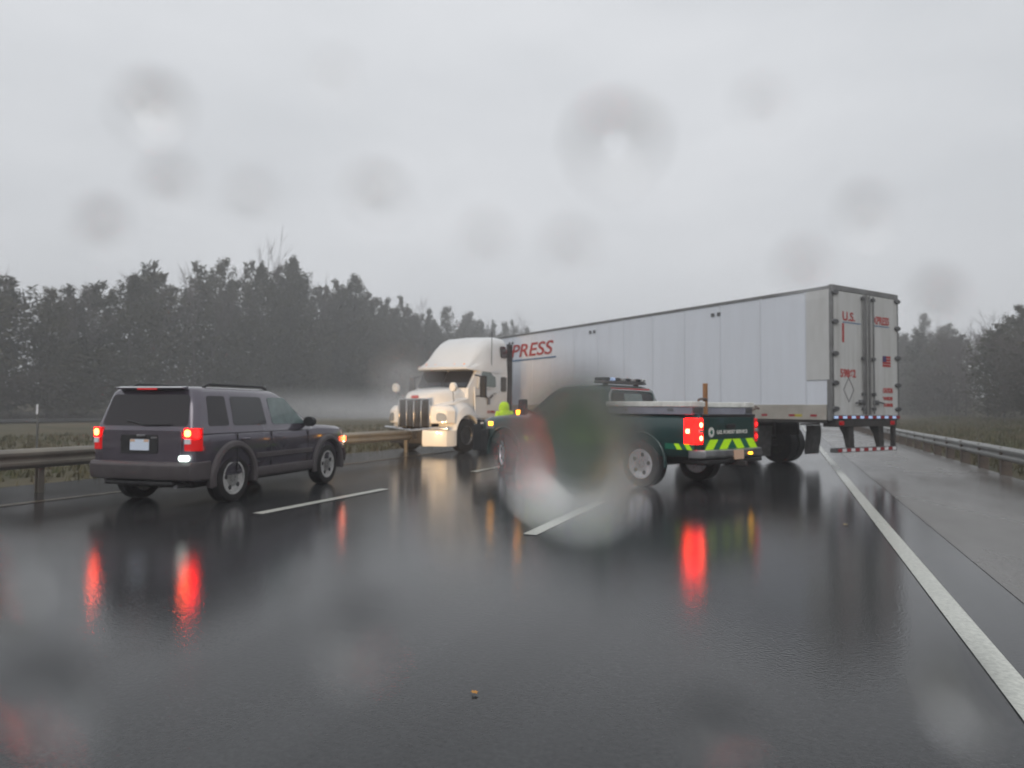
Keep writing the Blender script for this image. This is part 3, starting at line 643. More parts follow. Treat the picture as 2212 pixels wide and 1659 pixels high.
    for k in range(13):
        x = -1.2+2.4*k/12; y = 1.30-.22*(x/1.2)**2; dz = -.07*math.exp(-((x-.05)/.5)**2)
        rings.append([(x, y, .70+dz), (x, y+.05, .72+dz), (x, y+.05, .78+dz), (x, y, .81+dz)])
    MB().loft(rings).build('bumper_lip', MT['chrome'], R, .008)
    MB().loft([[(x, y-.03, .24), (x, y+.04, .22), (x, y+.07, .36), (x, y+.05, .70), (x, y-.03, .70)] for x, y in ((-.42, 1.28), (-.5, 1.27), (-.9, 1.18), (-1.14, 1.02), (-1.22, .78), (-1.23, .70))]).build('bumper', MT['truck_white'], R, .03)
    MB().box(-.42, 1.05, .95, 1.05, .28, .72).build('radiator_support', MT['chassis'], R, .01)
    for x in (.05, .38): MB().prism([(1.10, .70), (1.22, .70), (1.02, .36), (.98, .36)], x-.05, x+.04).build('tow_bracket', MT['chrome_dull'], R, .01)
    # chassis, tanks, steps
    MB().box(-.43, -.35, -7.0, .9, .62, .90).box(.35, .43, -7.0, .9, .62, .90).build('frame', MT['chassis'], R, .01)
    for s in (-1, 1):
        MB().loft([[(s*.95+.28*cos(t), y, .66+.28*sin(t)) for t in [2*pi*k/20 for k in range(20)]] for y in (-3.4, -3.37, -2.0, -1.97)]).build('fuel_tank', MT['chrome_dull'], R, .02)
        MB().box(s*.75, s*1.20, -1.93, -.80, .32, .92).build('step_box', P, R, .03)
        MB().box(s*1.19, s*1.24, -1.9, -.85, .50, .54).box(s*1.19, s*1.24, -1.9, -.85, .34, .38).build('step_tread', MT['chrome_dull'], R, .006)
        MB().box(s*.8, s*1.15, -4.3, -3.42, .40, .88).build('side_box', MT['chassis'], R, .03)
    MB().box(-.45, .45, -6.1, -5.1, .98, 1.08).build('fifth_wheel', MT['chassis'], R, .03)
    MB().tube([(-1.0, 0, .52), (1.0, 0, .52)], .07, 10).build('axle', MT['chassis'], R)
    for s in (-1, 1): wheel(R, s*1.04, 0, .52, .29, s, .29, 'truck', MT['chrome_dull'], -.10)
    for y in (-4.9, -6.25):
        MB().tube([(-1.0, y, .51), (1.0, y, .51)], .09, 10).build('axle', MT['chassis'], R)
        for s in (-1, 1):
            wheel(R, s*1.10, y, .51, .27, s, .28, 'truck', MT['chassis']); wheel(R, s*.80, y, .51, .27, -s, .28, 'truck', MT['chassis'])
    # door decal (winged V) and small lettering
    dc = MB()
    for k in range(5):
        u = k/5; dc.box(-1.165, -1.155, -1.62+u*.18, -1.60+u*.18+.10, 1.78-u*.10, 1.83-u*.10).box(-1.165, -1.155, -1.05-u*.18-.08, -1.03-u*.18, 1.78-u*.10, 1.83-u*.10)
    for k in range(len(dc.v)): x, y, z = dc.v[k]; dc.v[k] = (x-.002, y, z)
    dc.box(-1.167, -1.157, -1.40, -1.24, 1.50, 1.72); dc.build('door_emblem', MT['grey_ink'], R)
    text('U.S. XPRESS', 'door_lettering', MT['red_ink'], R, (-1.158, -1.25, 1.22), rotm((0, -1, 0), (0, 0, 1)), .12, .5, .1, .002)
    MB().tube([(-1.12, -1.55, 2.8), (-1.10, -1.6, 3.95)], .012, 6).build('antenna', MT['dark'], R)
    return R
TTH = radians(151)
make_tractor(-2.42, 22.55, TTH)

# ------------------------------------------------------------------ pickup
def make_pickup(X, Y, a):
    R = empty('pickup_truck', (X, Y, 0), -a, 'dark green pickup with lime reflective chevrons on its tailgate, angled across the middle lane', 'pickup')
    P = MT['green_paint']
    b = MB()
    st = [(-1.16, .955, .62, 1.27), (-1.13, .985, .58, 1.28), (-.6, 1.005, .56, 1.28), (.84, 1.005, .56, 1.28), (.87, 1.0, .50, 1.17), (2.8, 1.0, .50, 1.17), (3.1, .995, .50, 1.20), (3.6, .985, .55, 1.22), (4.2, .965, .60, 1.19), (4.45, .93, .62, 1.14), (4.58, .85, .66, 1.06)]
    b.loft([ring_section(*q, crown=.015 if q[0] < 1 else .04) for q in st])
    body = b.build('body', P, R, .012)
    bake(body, [cyl_cut(s*.6, s*1.2, y, .44, .52) for s in (-1, 1) for y in (0, 3.68)]+[box_cut(-.86, .86, -1.08, .78, .75, 1.6)])
    zs = [(1.10, .965, .90, 3.25, .3, .08), (1.2, .955, .90, 3.10, .3, .08), (1.5, .87, .94, 2.72, .25, .10), (1.74, .795, .99, 2.42, .22, .12), (1.80, .75, 1.04, 2.30, .2, .14), (1.84, .64, 1.14, 2.12, .2, .14), (1.85, .5, 1.25, 2.0, .2, .14)]
    MB().loft([rrect(x, y0, y1, z, rf, rb) for z, x, y0, y1, rf, rb in zs]).build('cab', P, R)
    hx = lambda z: lerp(.955, .795, (z-1.2)/.54)
    for s in (-1, 1):
        def q(y0, y1, z0=1.25, z1=1.70, y1t=None, y0t=None):
            c = [(s*hx(z0), y0, z0), (s*hx(z0), y1, z0), (s*hx(z1), y1t if y1t is not None else y1, z1), (s*hx(z1), y0t if y0t is not None else y0, z1)]
            return c if s > 0 else [c[1], c[0], c[3], c[2]]
        MB().panel(q(1.05, 1.68, y0t=1.12), .006, .12).build('side_window', MT['glass'], R)
        MB().panel(q(1.78, 2.92, y1t=2.36), .006, .12).build('side_window', MT['glass'], R)
        for y in (.98, 1.73, 2.95): MB().box(s*.985, s*1.003, y-.006, y+.006, .60, 1.13).build('door_seam', MT['dark'], R)
        for y in (1.06, 1.84): MB().box(s*1.0, s*1.03, y, y+.17, .98, 1.02).build('door_handle', P, R, .01)
        for y in (0, 3.68):
            rings = []
            for k in range(21):
                t = radians(-8)+radians(196)*k/20
                rings.append([(s*x, y+rr*cos(t), .44+rr*sin(t)) for rr, x in ((.515, .92), (.515, 1.008), (.535, 1.012), (.55, 1.0), (.54, .93))])
            MB().loft(rings).build('wheel_arch', P, R, .005)
        # chevron band along the flank
        for y0, y1 in ((-1.12, -.54), (.62, 1.75), (1.8, 3.1)):
            gb_ = MB().box(s*1.0065, s*1.0085, y0, y1, .70, .80); lb = MB()
            y = y0+.03
            while y+.17 < y1:
                lb.loft([[(s*xx, y, .70), (s*xx, y+.10, .70), (s*xx, y+.17, .80), (s*xx, y+.07, .80)] for xx in (1.0095, 1.0115)])
                y += .20
            lb.build('lime_chevron', MT['lime'], gb_.build('green_band', MT['green_tape'], R))
        # mirrors, with amber repeaters
        mo = MB().box(s*1.18, s*1.38, 2.70, 2.80, 1.24, 1.56).build('mirror', MT['dark'], R, .03)
        MB().tube([(s*.95, 2.82, 1.30), (s*1.2, 2.76, 1.34)], .03, 8).build('mirror_arm', MT['dark'], mo)
        MB().box(s*1.26, s*1.40, 2.80, 2.83, 1.26, 1.33).box(s*1.381, s*1.40, 2.72, 2.83, 1.25, 1.34).build('amber_repeater', MT['amber'], mo, .008)
        # lamps
        tl = MB().loft([[(s*.83, -1.175, z), (s*.94, -1.185, z), (s*1.012, -1.12, z), (s*1.016, -.93, z), (s*.97, -.92, z), (s*.84, -1.05, z)] for z in (.80, .82, 1.20, 1.23)]).build('tail_lamp', MT['lamp_red'] if s < 0 else MT['red_lens'], R, .012)
        for z, rr in ((1.12, .036), (.90, .036)):
            MB().loft([[(s*.90+r_*cos(t), y, z+r_*1.1*sin(t)) for t in [2*pi*k/12 for k in range(12)]] for y, r_ in ((-1.17, rr), (-1.196, rr), (-1.202, rr*.5))]).build('bulb', MT['lamp_hot'] if s < 0 else MT['lamp_dim'], tl)
        c = [(s*1.022, -1.02, .985), (s*1.022, -.95, .985), (s*1.022, -.95, 1.04), (s*1.022, -1.02, 1.04)]
        if s < 0: MB().box(-1.026, -1.012, -1.04, -.97, .98, 1.05).build('bulb', MT['lamp_hot'], tl, .01)
        MB().box(s*.85, s*.965, -1.192, -1.178, .985, 1.04).build('clear_lens', MT['clear_lens'], tl, .006)
        MB().loft([[(s*.80, 4.52, z), (s*.90, 4.45, z), (s*.975, 4.25, z), (s*.98, 4.02, z), (s*.93, 4.02, z), (s*.8, 4.3, z)] for z in (.92, 1.10)]).build('headlight', MT['head_lens'], R, .01)
        MB().box(s*.955, s*.992, 4.06, 4.20, 1.0, 1.08).build('side_marker', MT['amber'], R, .01)
    # tailgate
    tg = MB().panel([(-.82, -1.158, .70), (.82, -1.158, .70), (.82, -1.158, 1.25), (-.82, -1.158, 1.25)], .03, .03).build('tailgate', P, R, .008)
    MB().box(-.14, .14, -1.215, -1.19, 1.05, 1.13).build('tailgate_handle', MT['dark'], tg, .01)
    MB().box(-.84, .84, -1.20, -1.10, 1.262, 1.30).build('tailgate_cap', MT['dark'], tg, .01)
    MB().box(-.80, .80, -1.192, -1.189, .70, .87).build('green_band', MT['green_tape'], tg)
    lb = MB()
    for x0, sh in ((-.80, .16), (-.36, .16), (.06, -.16), (.50, -.16)):
        u0, u1 = (x0, x0+.25); v0, v1 = x0+sh, x0+.25+sh
        if sh < 0: u0 -= sh; u1 -= sh; v0 -= sh; v1 -= sh
        lb.loft([[(u0, y, .70), (u1, y, .70), (min(v1, .80), y, .87), (v0, y, .87)] for y in (-1.193, -1.196)])
    lb.build('lime_chevron', MT['lime'], tg)
    F = rotm((1, 0, 0), (0, 0, 1))
    MB().loft([[(-.60+.085*cos(t), y, .995+.085*sin(t)) for t in [2*pi*k/24 for k in range(24)]] for y in (-1.190, -1.194)]).build('round_emblem', MT['white_box'], tg)
    MB().loft([[(-.60+.05*cos(t)*(1 if k % 2 else .6), y, .995+.05*sin(t)*(1 if k % 2 else .6)) for k, t in [(k, 2*pi*k/10) for k in range(10)]] for y in (-1.195, -1.198)]).build('emblem_leaf', MT['green_tape'], tg)
    text('U.S. FOREST SERVICE', 'tailgate_lettering', MT['white_box'], tg, (-.42, -1.1905, .965), F, .085, 1.0, .1, .002)
    # rear bumper
    MB().loft([[(x, -1.0, .54), (x, y, .56), (x, y-.02, .60), (x, y, .70), (x, -1.0, .71)] for x, y in ((-1.0, -1.05), (-.92, -1.28), (-.4, -1.34), (.4, -1.34), (.92, -1.28), (1.0, -1.05))]).build('rear_bumper', MT['chrome_dull'], R, .015)
    MB().box(-.9, .9, -1.30, -1.0, .46, .545).build('bumper_skirt', MT['dark'], R, .02)
    MB().panel([(-.16, -1.365, .53), (.14, -1.365, .53), (.14, -1.365, .69), (-.16, -1.365, .69)], .006, .06).build('number_plate', MT['plate_tan'], R)
    MB().box(.33, .43, -1.372, -1.35, .60, .64).build('amber_lamp', MT['amber'], R, .008)
    MB().box(-.04, .04, -1.50, -1.0, .42, .50).build('tow_hitch', MT['chassis'], R, .008)
    # cab back window, windscreen, grille
    yb = lambda z: lerp(.885, .985, (z-1.2)/.54)
    rw = MB().panel([(-.70, yb(1.26), 1.26), (.70, yb(1.26), 1.26), (.62, yb(1.70), 1.70), (-.62, yb(1.70), 1.70)], .012, .14).build('rear_window', MT['glass'], R)
    MB().panel([(-.30, yb(1.28)-.014, 1.28), (.30, yb(1.28)-.014, 1.28), (.28, yb(1.68)-.014, 1.68), (-.28, yb(1.68)-.014, 1.68)], .004, .1).build('sliding_pane', MT['glass_pale'], rw)
    MB().tube([(.74, .92, 1.26), (.70, .965, 1.66), (.60, .985, 1.745), (-.60, .985, 1.745), (-.70, .965, 1.66), (-.74, .92, 1.26)], .016, 8).build('window_trim', MT['chrome'], R)
    MB().panel([(.76, 3.12, 1.22), (-.76, 3.12, 1.22), (-.66, 2.44, 1.73), (.66, 2.44, 1.73)], .012, .1).build('windscreen', MT['glass'], R)
    MB().box(-.70, .70, 4.50, 4.60, .78, 1.08).build('grille', MT['dark'], R, .02)
    MB().loft([[(x, 4.2, .42), (x, y, .43), (x, y+.02, .60), (x, y, .90), (x, 4.2, .93)] for x, y in ((-1.012, 4.30), (-.9, 4.64), (0, 4.74), (.9, 4.64), (1.012, 4.30))]).build('front_bumper', MT['dark'], R, .02)
    pb = MB()
    for x in (-.8, -.3, .3, .8): pb.box(x-.035, x+.035, 4.74, 4.80, .42, 1.12)
    pb.box(-.9, .9, 4.745, 4.795, .95, 1.02).box(-.9, .9, 4.745, 4.795, .55, .62).box(-.95, -.90, 4.45, 4.80, .42, 1.0).box(.90, .95, 4.45, 4.80, .42, 1.0)
    pb.build('push_bumper', MT['dark'], R, .01)
    # light bar on the roof
    lbo = MB().box(-.66, .66, 1.12, 1.40, 1.875, 1.925).build('light_bar', MT['hardware'], R, .015)
    for k in range(8):
        x = -.56+.16*k
        MB().box(x-.055, x+.055, 1.10, 1.42, 1.927, 1.99).build('light_module', MT['tape_white'] if k == 1 else MT['clear_lens'] if k % 2 else MT['dark'], lbo, .015)
    MB().box(-.5, -.46, 1.2, 1.3, 1.82, 1.88).box(.46, .5, 1.2, 1.3, 1.82, 1.88).build('light_bar_foot', MT['dark'], lbo)
    MB().box(-.6, .6, .99, 1.05, 1.76, 1.79).build('high_brake_lamp', MT['red_lens_faint'], R, .008)
    # underside and wheels
    MB().box(-.55, -.42, -1.1, 4.3, .42, .58).box(.42, .55, -1.1, 4.3, .42, .58).build('frame', MT['chassis'], R, .01)
    MB().box(-.85, .85, .9, 3.0, .40, .52).build('underbody', MT['chassis'], R, .02)
    for s in (-1, 1): MB().box(s*.92, s*1.04, .72, 3.0, .40, .47).build('side_step', MT['dark'], R, .02)
    for y in (0, 3.68):
        MB().tube([(-.85, y, .41), (.85, y, .41)], .06, 10).build('axle', MT['chassis'], R)
        for s in (-1, 1): wheel(R, s*.875, y, .41, .27, s, .255, 'holes', MT['alloy_bright'], -.50 if y > 1 else 0)
    return R
PKX, PKY, PKA = 3.024, 13.154, -.732
PK = make_pickup(PKX, PKY, PKA)
def at_pk(x, y, z=0):
    c, s_ = cos(-PKA), sin(-PKA); return Vector((PKX+x*c-y*s_, PKY+x*s_+y*c, z))
def toolbox(x0, x1, label):
    o = empty('toolbox', at_pk((x0+x1)/2, -.15, 1.29), -PKA, label, 'toolbox', 'toolboxes on the bed rails')
    h = (x1-x0)/2
    MB().box(-h, h, -.92, .92, -.0, .13).build('box_body', MT['box_side'], o, .01)
    MB().box(-h-.02, h+.02, -.94, .94, .132, .225).build('lid', MT['white_box'], o, .012)
    for y in (-.5, .5): MB().box(-h-.012 if x0 < 0 else h, -h if x0 < 0 else h+.012, y-.06, y+.06, .06, .11).build('latch', MT['chrome_dull'], o, .006)
    MB().box(-h*.8, h*.8, -.935, -.921, .03, .12).build('end_plate', MT['hardware'], o, .006)
    return o
toolbox(-1.0, -.64, 'long white-lidded toolbox on the near left bed rail of the pickup')
toolbox(.70, .98, 'white-lidded toolbox on the far right bed rail of the pickup')
st = empty('wooden_stake', at_pk(.22, -.55, .76), -PKA, 'orange-brown wooden stake standing upright in the pickup bed between the toolboxes', 'stake')
MB().box(-.04, .04, -.03, .03, 0, 1.10).build('shaft', MT['wood'], st, .005)
MB().tube([(-.02, -.05, .80), (-.14, -.05, .82), (-.28, -.05, .80), (-.31, -.05, .76)], .022, 8).tube([(-.12, -.05, .80), (-.13, -.05, .68)], .016, 6).build('hooked_arm', MT['stick'], st)
sh = empty('shovel', at_pk(.62, -.95, 1.25), -PKA, 'dark shovel handle sticking out over the right side of the tailgate', 'shovel')
MB().tube([(0, 0, 0), (.22, -.10, .08), (.45, -.16, .17)], .018, 8).build('handle', MT['stick'], sh)
MB().tube([(.43, -.20, .15), (.47, -.12, .19)], .022, 8).build('grip', MT['stick'], sh)
MB().loft([[(-.45, -.08, -.16), (-.45, .12, -.16), (-.45, .12, -.15), (-.45, -.08, -.15)], [(-.2, -.10, -.08), (-.2, .12, -.08), (-.2, .12, -.07), (-.2, -.10, -.07)], [(0, -.02, 0), (0, .02, 0), (0, .02, .01), (0, -.02, .01)]]).build('blade', MT['hardware'], sh)

# ------------------------------------------------------------------ person in rainwear
def skin_mesh(name, pts, edges, m, parent, sub=2):
    me = bpy.data.meshes.new(name); me.from_pydata([p[:3] for p in pts], edges, []); me.materials.append(m)
    o = bpy.data.objects.new(name, me); COL.objects.link(o); o.parent = parent
    md = o.modifiers.new('skin', 'SKIN'); md.use_smooth_shade = True
    for i, p in enumerate(pts):
        sv = me.skin_vertices[0].data[i]; r = p[3]; sv.radius = r if isinstance(r, tuple) else (r, r); sv.use_root = (i == 0)
    sb = o.modifiers.new('sub', 'SUBSURF'); sb.levels = sub; sb.render_levels = sub
    bpy.context.view_layer.update(); me2 = bpy.data.meshes.new_from_object(o.evaluated_get(bpy.context.evaluated_depsgraph_get()))
    o.modifiers.clear(); o.data = me2
    for p in me2.polygons: p.use_smooth = True
    return o
def make_person(X, Y, th):
    R = empty('person', (X, Y, 0), th, 'person in a lime hooded rain jacket standing behind the pickup’s hood', 'person')
    pts = [(0, 0, .92, (.15, .11)), (0, .01, 1.15, (.16, .11)), (0, .03, 1.33, (.17, .11)), (0, .05, 1.43, (.08, .07)), (0, .08, 1.52, (.085, .10)), (0, .09, 1.60, (.08, .095)),
           (.09, 0, .86, .09), (.10, .03, .48, .062), (.10, -.02, .10, .045), (.10, .12, .05, .04),
           (-.09, 0, .86, .09), (-.10, .05, .48, .062), (-.10, 0, .10, .045), (-.10, .14, .05, .04),
           (.19, .03, 1.37, .06), (.24, .05, 1.12, .045), (.20, .26, 1.02, .034), (-.19, .03, 1.37, .06), (-.24, .05, 1.12, .045), (-.20, .26, 1.02, .034)]
    ed = [(0, 1), (1, 2), (2, 3), (3, 4), (4, 5), (0, 6), (6, 7), (7, 8), (8, 9), (0, 10), (10, 11), (11, 12), (12, 13), (2, 14), (14, 15), (15, 16), (2, 17), (17, 18), (18, 19)]
    for s, w in ((1, 16), (-1, 19)):   # hands
        i = len(pts); pts.append((s*.195, .34, 1.0, (.030, .018))); ed.append((w, i))
        for k, dx in enumerate((-.028, -.010, .010, .027)):
            j = len(pts); pts += [(s*.195+dx, .375, .995, .011), (s*.195+dx*1.1, .41+.006*(k % 2), .98, .009), (s*.195+dx*1.1, .43, .95, .008)]
            ed += [(i, j), (j, j+1), (j+1, j+2)]
        j = len(pts); pts += [(s*.16, .345, .99, .011), (s*.15, .375, .98, .009)]; ed += [(i, j), (j, j+1)]
    skin_mesh('body', pts, ed, MT['skin'], R, 1)
    face = MB()
    for s in (-1, 1): face.lathe_z([(0, .008), (.012, .011), (.022, .006)], (s*.032, .178, 1.57), 8)
    face.box(-.012, .012, .175, .205, 1.53, 1.565).box(-.025, .025, .172, .184, 1.505, 1.512)
    face.build('face_features', MT['skin'], R, .004)
    skin_mesh('jacket', [(0, 0, .84, (.22, .16)), (0, .01, 1.1, (.215, .155)), (0, .02, 1.32, (.21, .145)), (0, .03, 1.42, (.12, .12)), (.22, .03, 1.36, .085), (.28, .05, 1.10, .07), (.22, .25, 1.03, .052), (-.22, .03, 1.36, .085), (-.28, .05, 1.10, .07), (-.22, .25, 1.03, .052)], [(0, 1), (1, 2), (2, 3), (2, 4), (4, 5), (5, 6), (2, 7), (7, 8), (8, 9)], MT['hivis'], R)
    hd = MB(); hd.loft([[(x*.155*(1-.0*z), .05+y*.13 if y < .75 else .05+.09, 1.40+z) for x, y in [(cos(t), sin(t)) for t in [2*pi*k/20 for k in range(20)]]] for z in (0, .06)]+[[(cos(t)*.145*f, .05+(sin(t)*.14 if sin(t) < .7 else .09)*f, 1.40+z) for t in [2*pi*k/20 for k in range(20)]] for z, f in ((.12, 1.0), (.18, .92), (.23, .72), (.26, .42), (.27, .1))]); hd.build('hood', MT['hivis'], R)
    skin_mesh('trousers', [(0, 0, .93, (.17, .13)), (.095, 0, .86, .105), (.10, .03, .48, .08), (.10, -.02, .12, .068), (-.095, 0, .86, .105), (-.10, .05, .48, .08), (-.10, 0, .12, .068)], [(0, 1), (1, 2), (2, 3), (0, 4), (4, 5), (5, 6)], MT['trouser'], R)
    for s, y in ((1, -.02), (-1, 0)):
        MB().loft([[(s*.10+.05*cos(t), y+.05+(.14 if sin(t) > 0 else .10)*sin(t), z) for t in [2*pi*k/16 for k in range(16)]] for z in (0.0, .05)]+[[(s*.10+.055*cos(t), y+.055*sin(t), z) for t in [2*pi*k/16 for k in range(16)]] for z in (.10, .2)]).build('boot', MT['boot'], R, .004)
    return R
make_person(-.17, 18.5, radians(40)).scale = (.98, .98, .93)

# ------------------------------------------------------------------ leaves on the road
def leaf(X, Y, s, th, m, label):
    pts = [(0, -1), (.25, -.5), (.7, -.35), (.45, 0), (.6, .45), (.2, .4), (0, 1), (-.2, .4), (-.6, .45), (-.45, 0), (-.7, -.35), (-.25, -.5)]
    o = MB().loft([[(x*s, y*s, .009+.10*s*x*x+.004+k) for x, y in pts] for k in (0, .001)]).build('fallen_leaf', m); o.location = (X, Y, 0); o.rotation_euler = (0, 0, th)
    tag(o, label, 'leaf')
leaf(-.17, 3.41, .026, .6, MT['leaf_orange'], 'orange fallen leaf lying on the bare wet asphalt in the foreground')
leaf(4.01, 8.46, .04, 1.9, MT['leaf_yellow'], 'tan fallen leaf on the wet road just left of the white edge line')

# ------------------------------------------------------------------ trees
def crown_mesh(name, kind, h, rw, seed, m, nleaf=3300, fine=1.0):
    rnd = random.Random(seed); b = MB()
    def leafq(p, s):
        u = Vector((rnd.gauss(0, 1), rnd.gauss(0, 1), rnd.gauss(0, .6))).normalized(); v = u.cross(Vector((rnd.gauss(0, 1), rnd.gauss(0, 1), rnd.gauss(0, 1)))).normalized()
        u *= s; v *= s*.34; b.add([p-u, p-v*.8, p+u, p+v], [(0, 1, 2, 3)])
    if kind == 'pine':
        nb = int(h*6.5)
        for i in range(nb):
            f = (i+rnd.random())/nb; zz = h*(.06+.92*f)
            env = rw*min(1, (1.01-f)*2.8)**.72*(.62+.5*rnd.random())+.1
            if f < .3: env *= .8+f*.6
            a = rnd.random()*2*pi; tip = Vector((cos(a)*env, sin(a)*env, zz+env*rnd.uniform(.05, .35)))
            base = Vector((0, 0, zz-.2)); k = max(8, int(nleaf/nb))
            b.tube([base, tip], .045*(1-f)+.012, 3)
            for j in range(k):
                t = rnd.random()**.6; p = base.lerp(tip, t)+Vector((rnd.gauss(0, .2), rnd.gauss(0, .2), rnd.gauss(0, .2)))*(.55+env*.34)
                leafq(p, rnd.uniform(.08, .20)*fine)
    elif kind == 'bare':
        def br(p, d, L_, r, lv):
            q = p+d*L_; b.tube([p, p.lerp(q, .5)+Vector((rnd.gauss(0, .04), rnd.gauss(0, .04), 0))*L_, q], r, 3, r*.6)
            if lv == 0: return
            for _ in range(rnd.choice((3, 4)) if lv > 1 else 5):
                nd = (d+Vector((rnd.gauss(0, .42), rnd.gauss(0, .42), rnd.uniform(-.02, .35)))).normalized()
                br(p.lerp(q, rnd.uniform(.45, 1)), nd, L_*rnd.uniform(.55, .78), r*.58, lv-1)
        br(Vector((0, 0, h*.18)), Vector((0, 0, 1)), h*.34, h*.0075, 4)
    else:   # scrub: bushy mass of twigs
        for i in range(nleaf):
            a = rnd.random()*2*pi; f = rnd.random()**.8; rr = rw*math.sqrt(rnd.random())*(1-.5*f)
            p = Vector((cos(a)*rr, sin(a)*rr, h*f)); leafq(p, rnd.uniform(.10, .26))
    me = b; return me
def trunk_mb(h, r, seed):
    rnd = random.Random(seed); return MB().tube([(0, 0, -.4), (rnd.gauss(0, .05), rnd.gauss(0, .05), h*.3), (rnd.gauss(0, .15), rnd.gauss(0, .15), h*.65), (rnd.gauss(0, .1), rnd.gauss(0, .1), h*.97)], r, 7, .03)
PR = {}
def proto(kind, var, mass=False):
    if (kind, var, mass) in PR: return PR[(kind, var, mass)]
    m = dict(pine=MT['pine'] if var % 2 == 0 else MT['pine2'], bare=MT['bare'], scrub=MT['scrub'])[kind]
    b = crown_mesh('crown', kind, 10, 2.5 if kind == 'pine' else 3, 100+var*7+len(kind), m, 1500 if mass else 6000, 1.7 if mass else 1.0)
    me = bpy.data.meshes.new('crown'); me.from_pydata(b.v, [], b.f); me.materials.append(m)
    tb = trunk_mb(10 if kind == 'pine' else 5, .17 if kind == 'pine' else .11, var); mt = bpy.data.meshes.new('trunk'); mt.from_pydata(tb.v, [], tb.f); mt.materials.append(MT['bark'])
    PR[(kind, var, mass)] = (me, mt, b); return PR[(kind, var, mass)]
rt = random.Random(31)
def tree(kind, var, s, t, h, wd, label, group):
    me, mt, _ = proto(kind, var)
    nm = {'pine': 'pine_tree', 'bare': 'bare_tree'}[kind]
    r = empty(nm, RP(s, t, ground_h(s, t)-.05), rt.random()*6.28, label, 'tree', group); r.scale = (wd, wd, h/10)
    for n_, m_ in (('crown', me), ('trunk', mt)):
        o = bpy.data.objects.new(n_, m_); COL.objects.link(o); o.parent = r
    return r
def wood_mass(name, label, rows, m_unused=None):
    """rows of intermingled trees nobody could count, as one object"""
    b = MB(); mi = []; mats = [MT['pine'], MT['pine2'], MT['bare'], MT['scrub']]; rn = random.Random(5)
    vs = []; fs = []
    for kind, var, s, t, h, wd in rows:
        _, _, mb = proto(kind, var, kind != 'bare'); a = rn.random()*6.28; o = RP(s, t, ground_h(s, t)-.1); off = len(vs)
        ca, sa = cos(a), sin(a); k = {'pine': var % 2, 'bare': 2, 'scrub': 3}[kind]
        vs += [(o.x+(x*ca-y*sa)*wd, o.y+(x*sa+y*ca)*wd, o.z+z*h/10) for x, y, z in mb.v]
        fs += [tuple(i+off for i in f) for f in mb.f]; mi += [k]*len(mb.f)
    me = bpy.data.meshes.new(name); me.from_pydata(vs, [], fs)
    for m in mats: me.materials.append(m)
    me.polygons.foreach_set('material_index', mi); me.update()
    o = bpy.data.objects.new(name, me); COL.objects.link(o); tag(o, label, 'woodland', None, 'stuff')
# left treeline heights as a profile along t
def prof(t, tab):
    for (a, ha), (b, hb) in zip(tab, tab[1:]):
        if t <= b: return lerp(ha, hb, max(0, (t-a)/(b-a)))
    return tab[-1][1]
LT = [(20, 12.5), (40, 13.5), (52, 15), (58, 18), (70, 21.3), (82, 23), (90, 23.2), (95, 20), (102, 19.5), (110, 22.5), (120, 21), (132, 20.5), (150, 24), (170, 24.5), (190, 21.5), (215, 23), (300, 24)]
rows = []
i = 0
t = 22.0
names_l = {}
front = []
while t < 300:
    h = prof(t, LT)*rt.uniform(.86, 1.08); kind = 'bare' if rt.random() < .42 else 'pine'
    front.append((kind, rt.randrange(4), -64+rt.uniform(-2.2, 2.2), t, h, rt.uniform(.95, 1.4)*(.75+h/60)))
    t += rt.uniform(2.6, 4.4)*(1+max(0, t-120)/160)
for r_ in range(4):
    t = 18.0+r_
    while t < 330:
        kind = rt.choice(('pine', 'pine', 'pine', 'bare')) if r_ > 0 else rt.choice(('pine', 'scrub', 'scrub'))
        h = prof(t, LT)*rt.uniform(.74, .98)*(1.0 if r_ else .66)
        if kind == 'scrub': h = rt.uniform(2.5, 5.5)
        rows.append((kind, rt.randrange(4) if kind != 'scrub' else rt.randrange(2), -61.5-r_*3.5+rt.uniform(-1.5, 1.5), t, h, rt.uniform(.9, 1.4)))
        t += rt.uniform(2.2, 3.6)*(1+max(0, t-120)/140)
wood_mass('woodland', 'dense dark wood of mixed evergreens and leafless trees beyond the median on the left', rows)
RT_ = [(10, 6), (60, 7.5), (69, 8.5), (78, 9.6), (91, 11), (113, 13.5), (138, 14.5), (200, 15), (300, 13)]
frontR = []; rowsR = []
t = 24.0
while t < 260:
    h = prof(t, RT_)*rt.uniform(.85, 1.1); frontR.append(('bare' if rt.random() < .7 else 'pine', rt.randrange(4), 17.5+rt.uniform(-1, 2), t, h, rt.uniform(.8, 1.2)*.9)); t += rt.uniform(2.8, 4.6)*(1+t/200)
for r_ in range(3):
    t = 20.0
    while t < 260:
        kind = rt.choice(('scrub', 'scrub', 'pine', 'bare')) if r_ == 0 else rt.choice(('pine', 'bare', 'bare', 'scrub'))
        h = prof(t, RT_)*rt.uniform(.78, 1.0) if kind != 'scrub' else rt.uniform(3, 6.5)
        rowsR.append((kind, rt.randrange(4) if kind != 'scrub' else rt.randrange(2), 17+r_*3.2+rt.uniform(-1, 1), t, h, rt.uniform(.8, 1.2))); t += rt.uniform(1.8, 3.0)*(1+t/220)
wood_mass('woodland', 'brown-grey leafless wood and scrub on the bank beyond the right guardrail', rowsR)
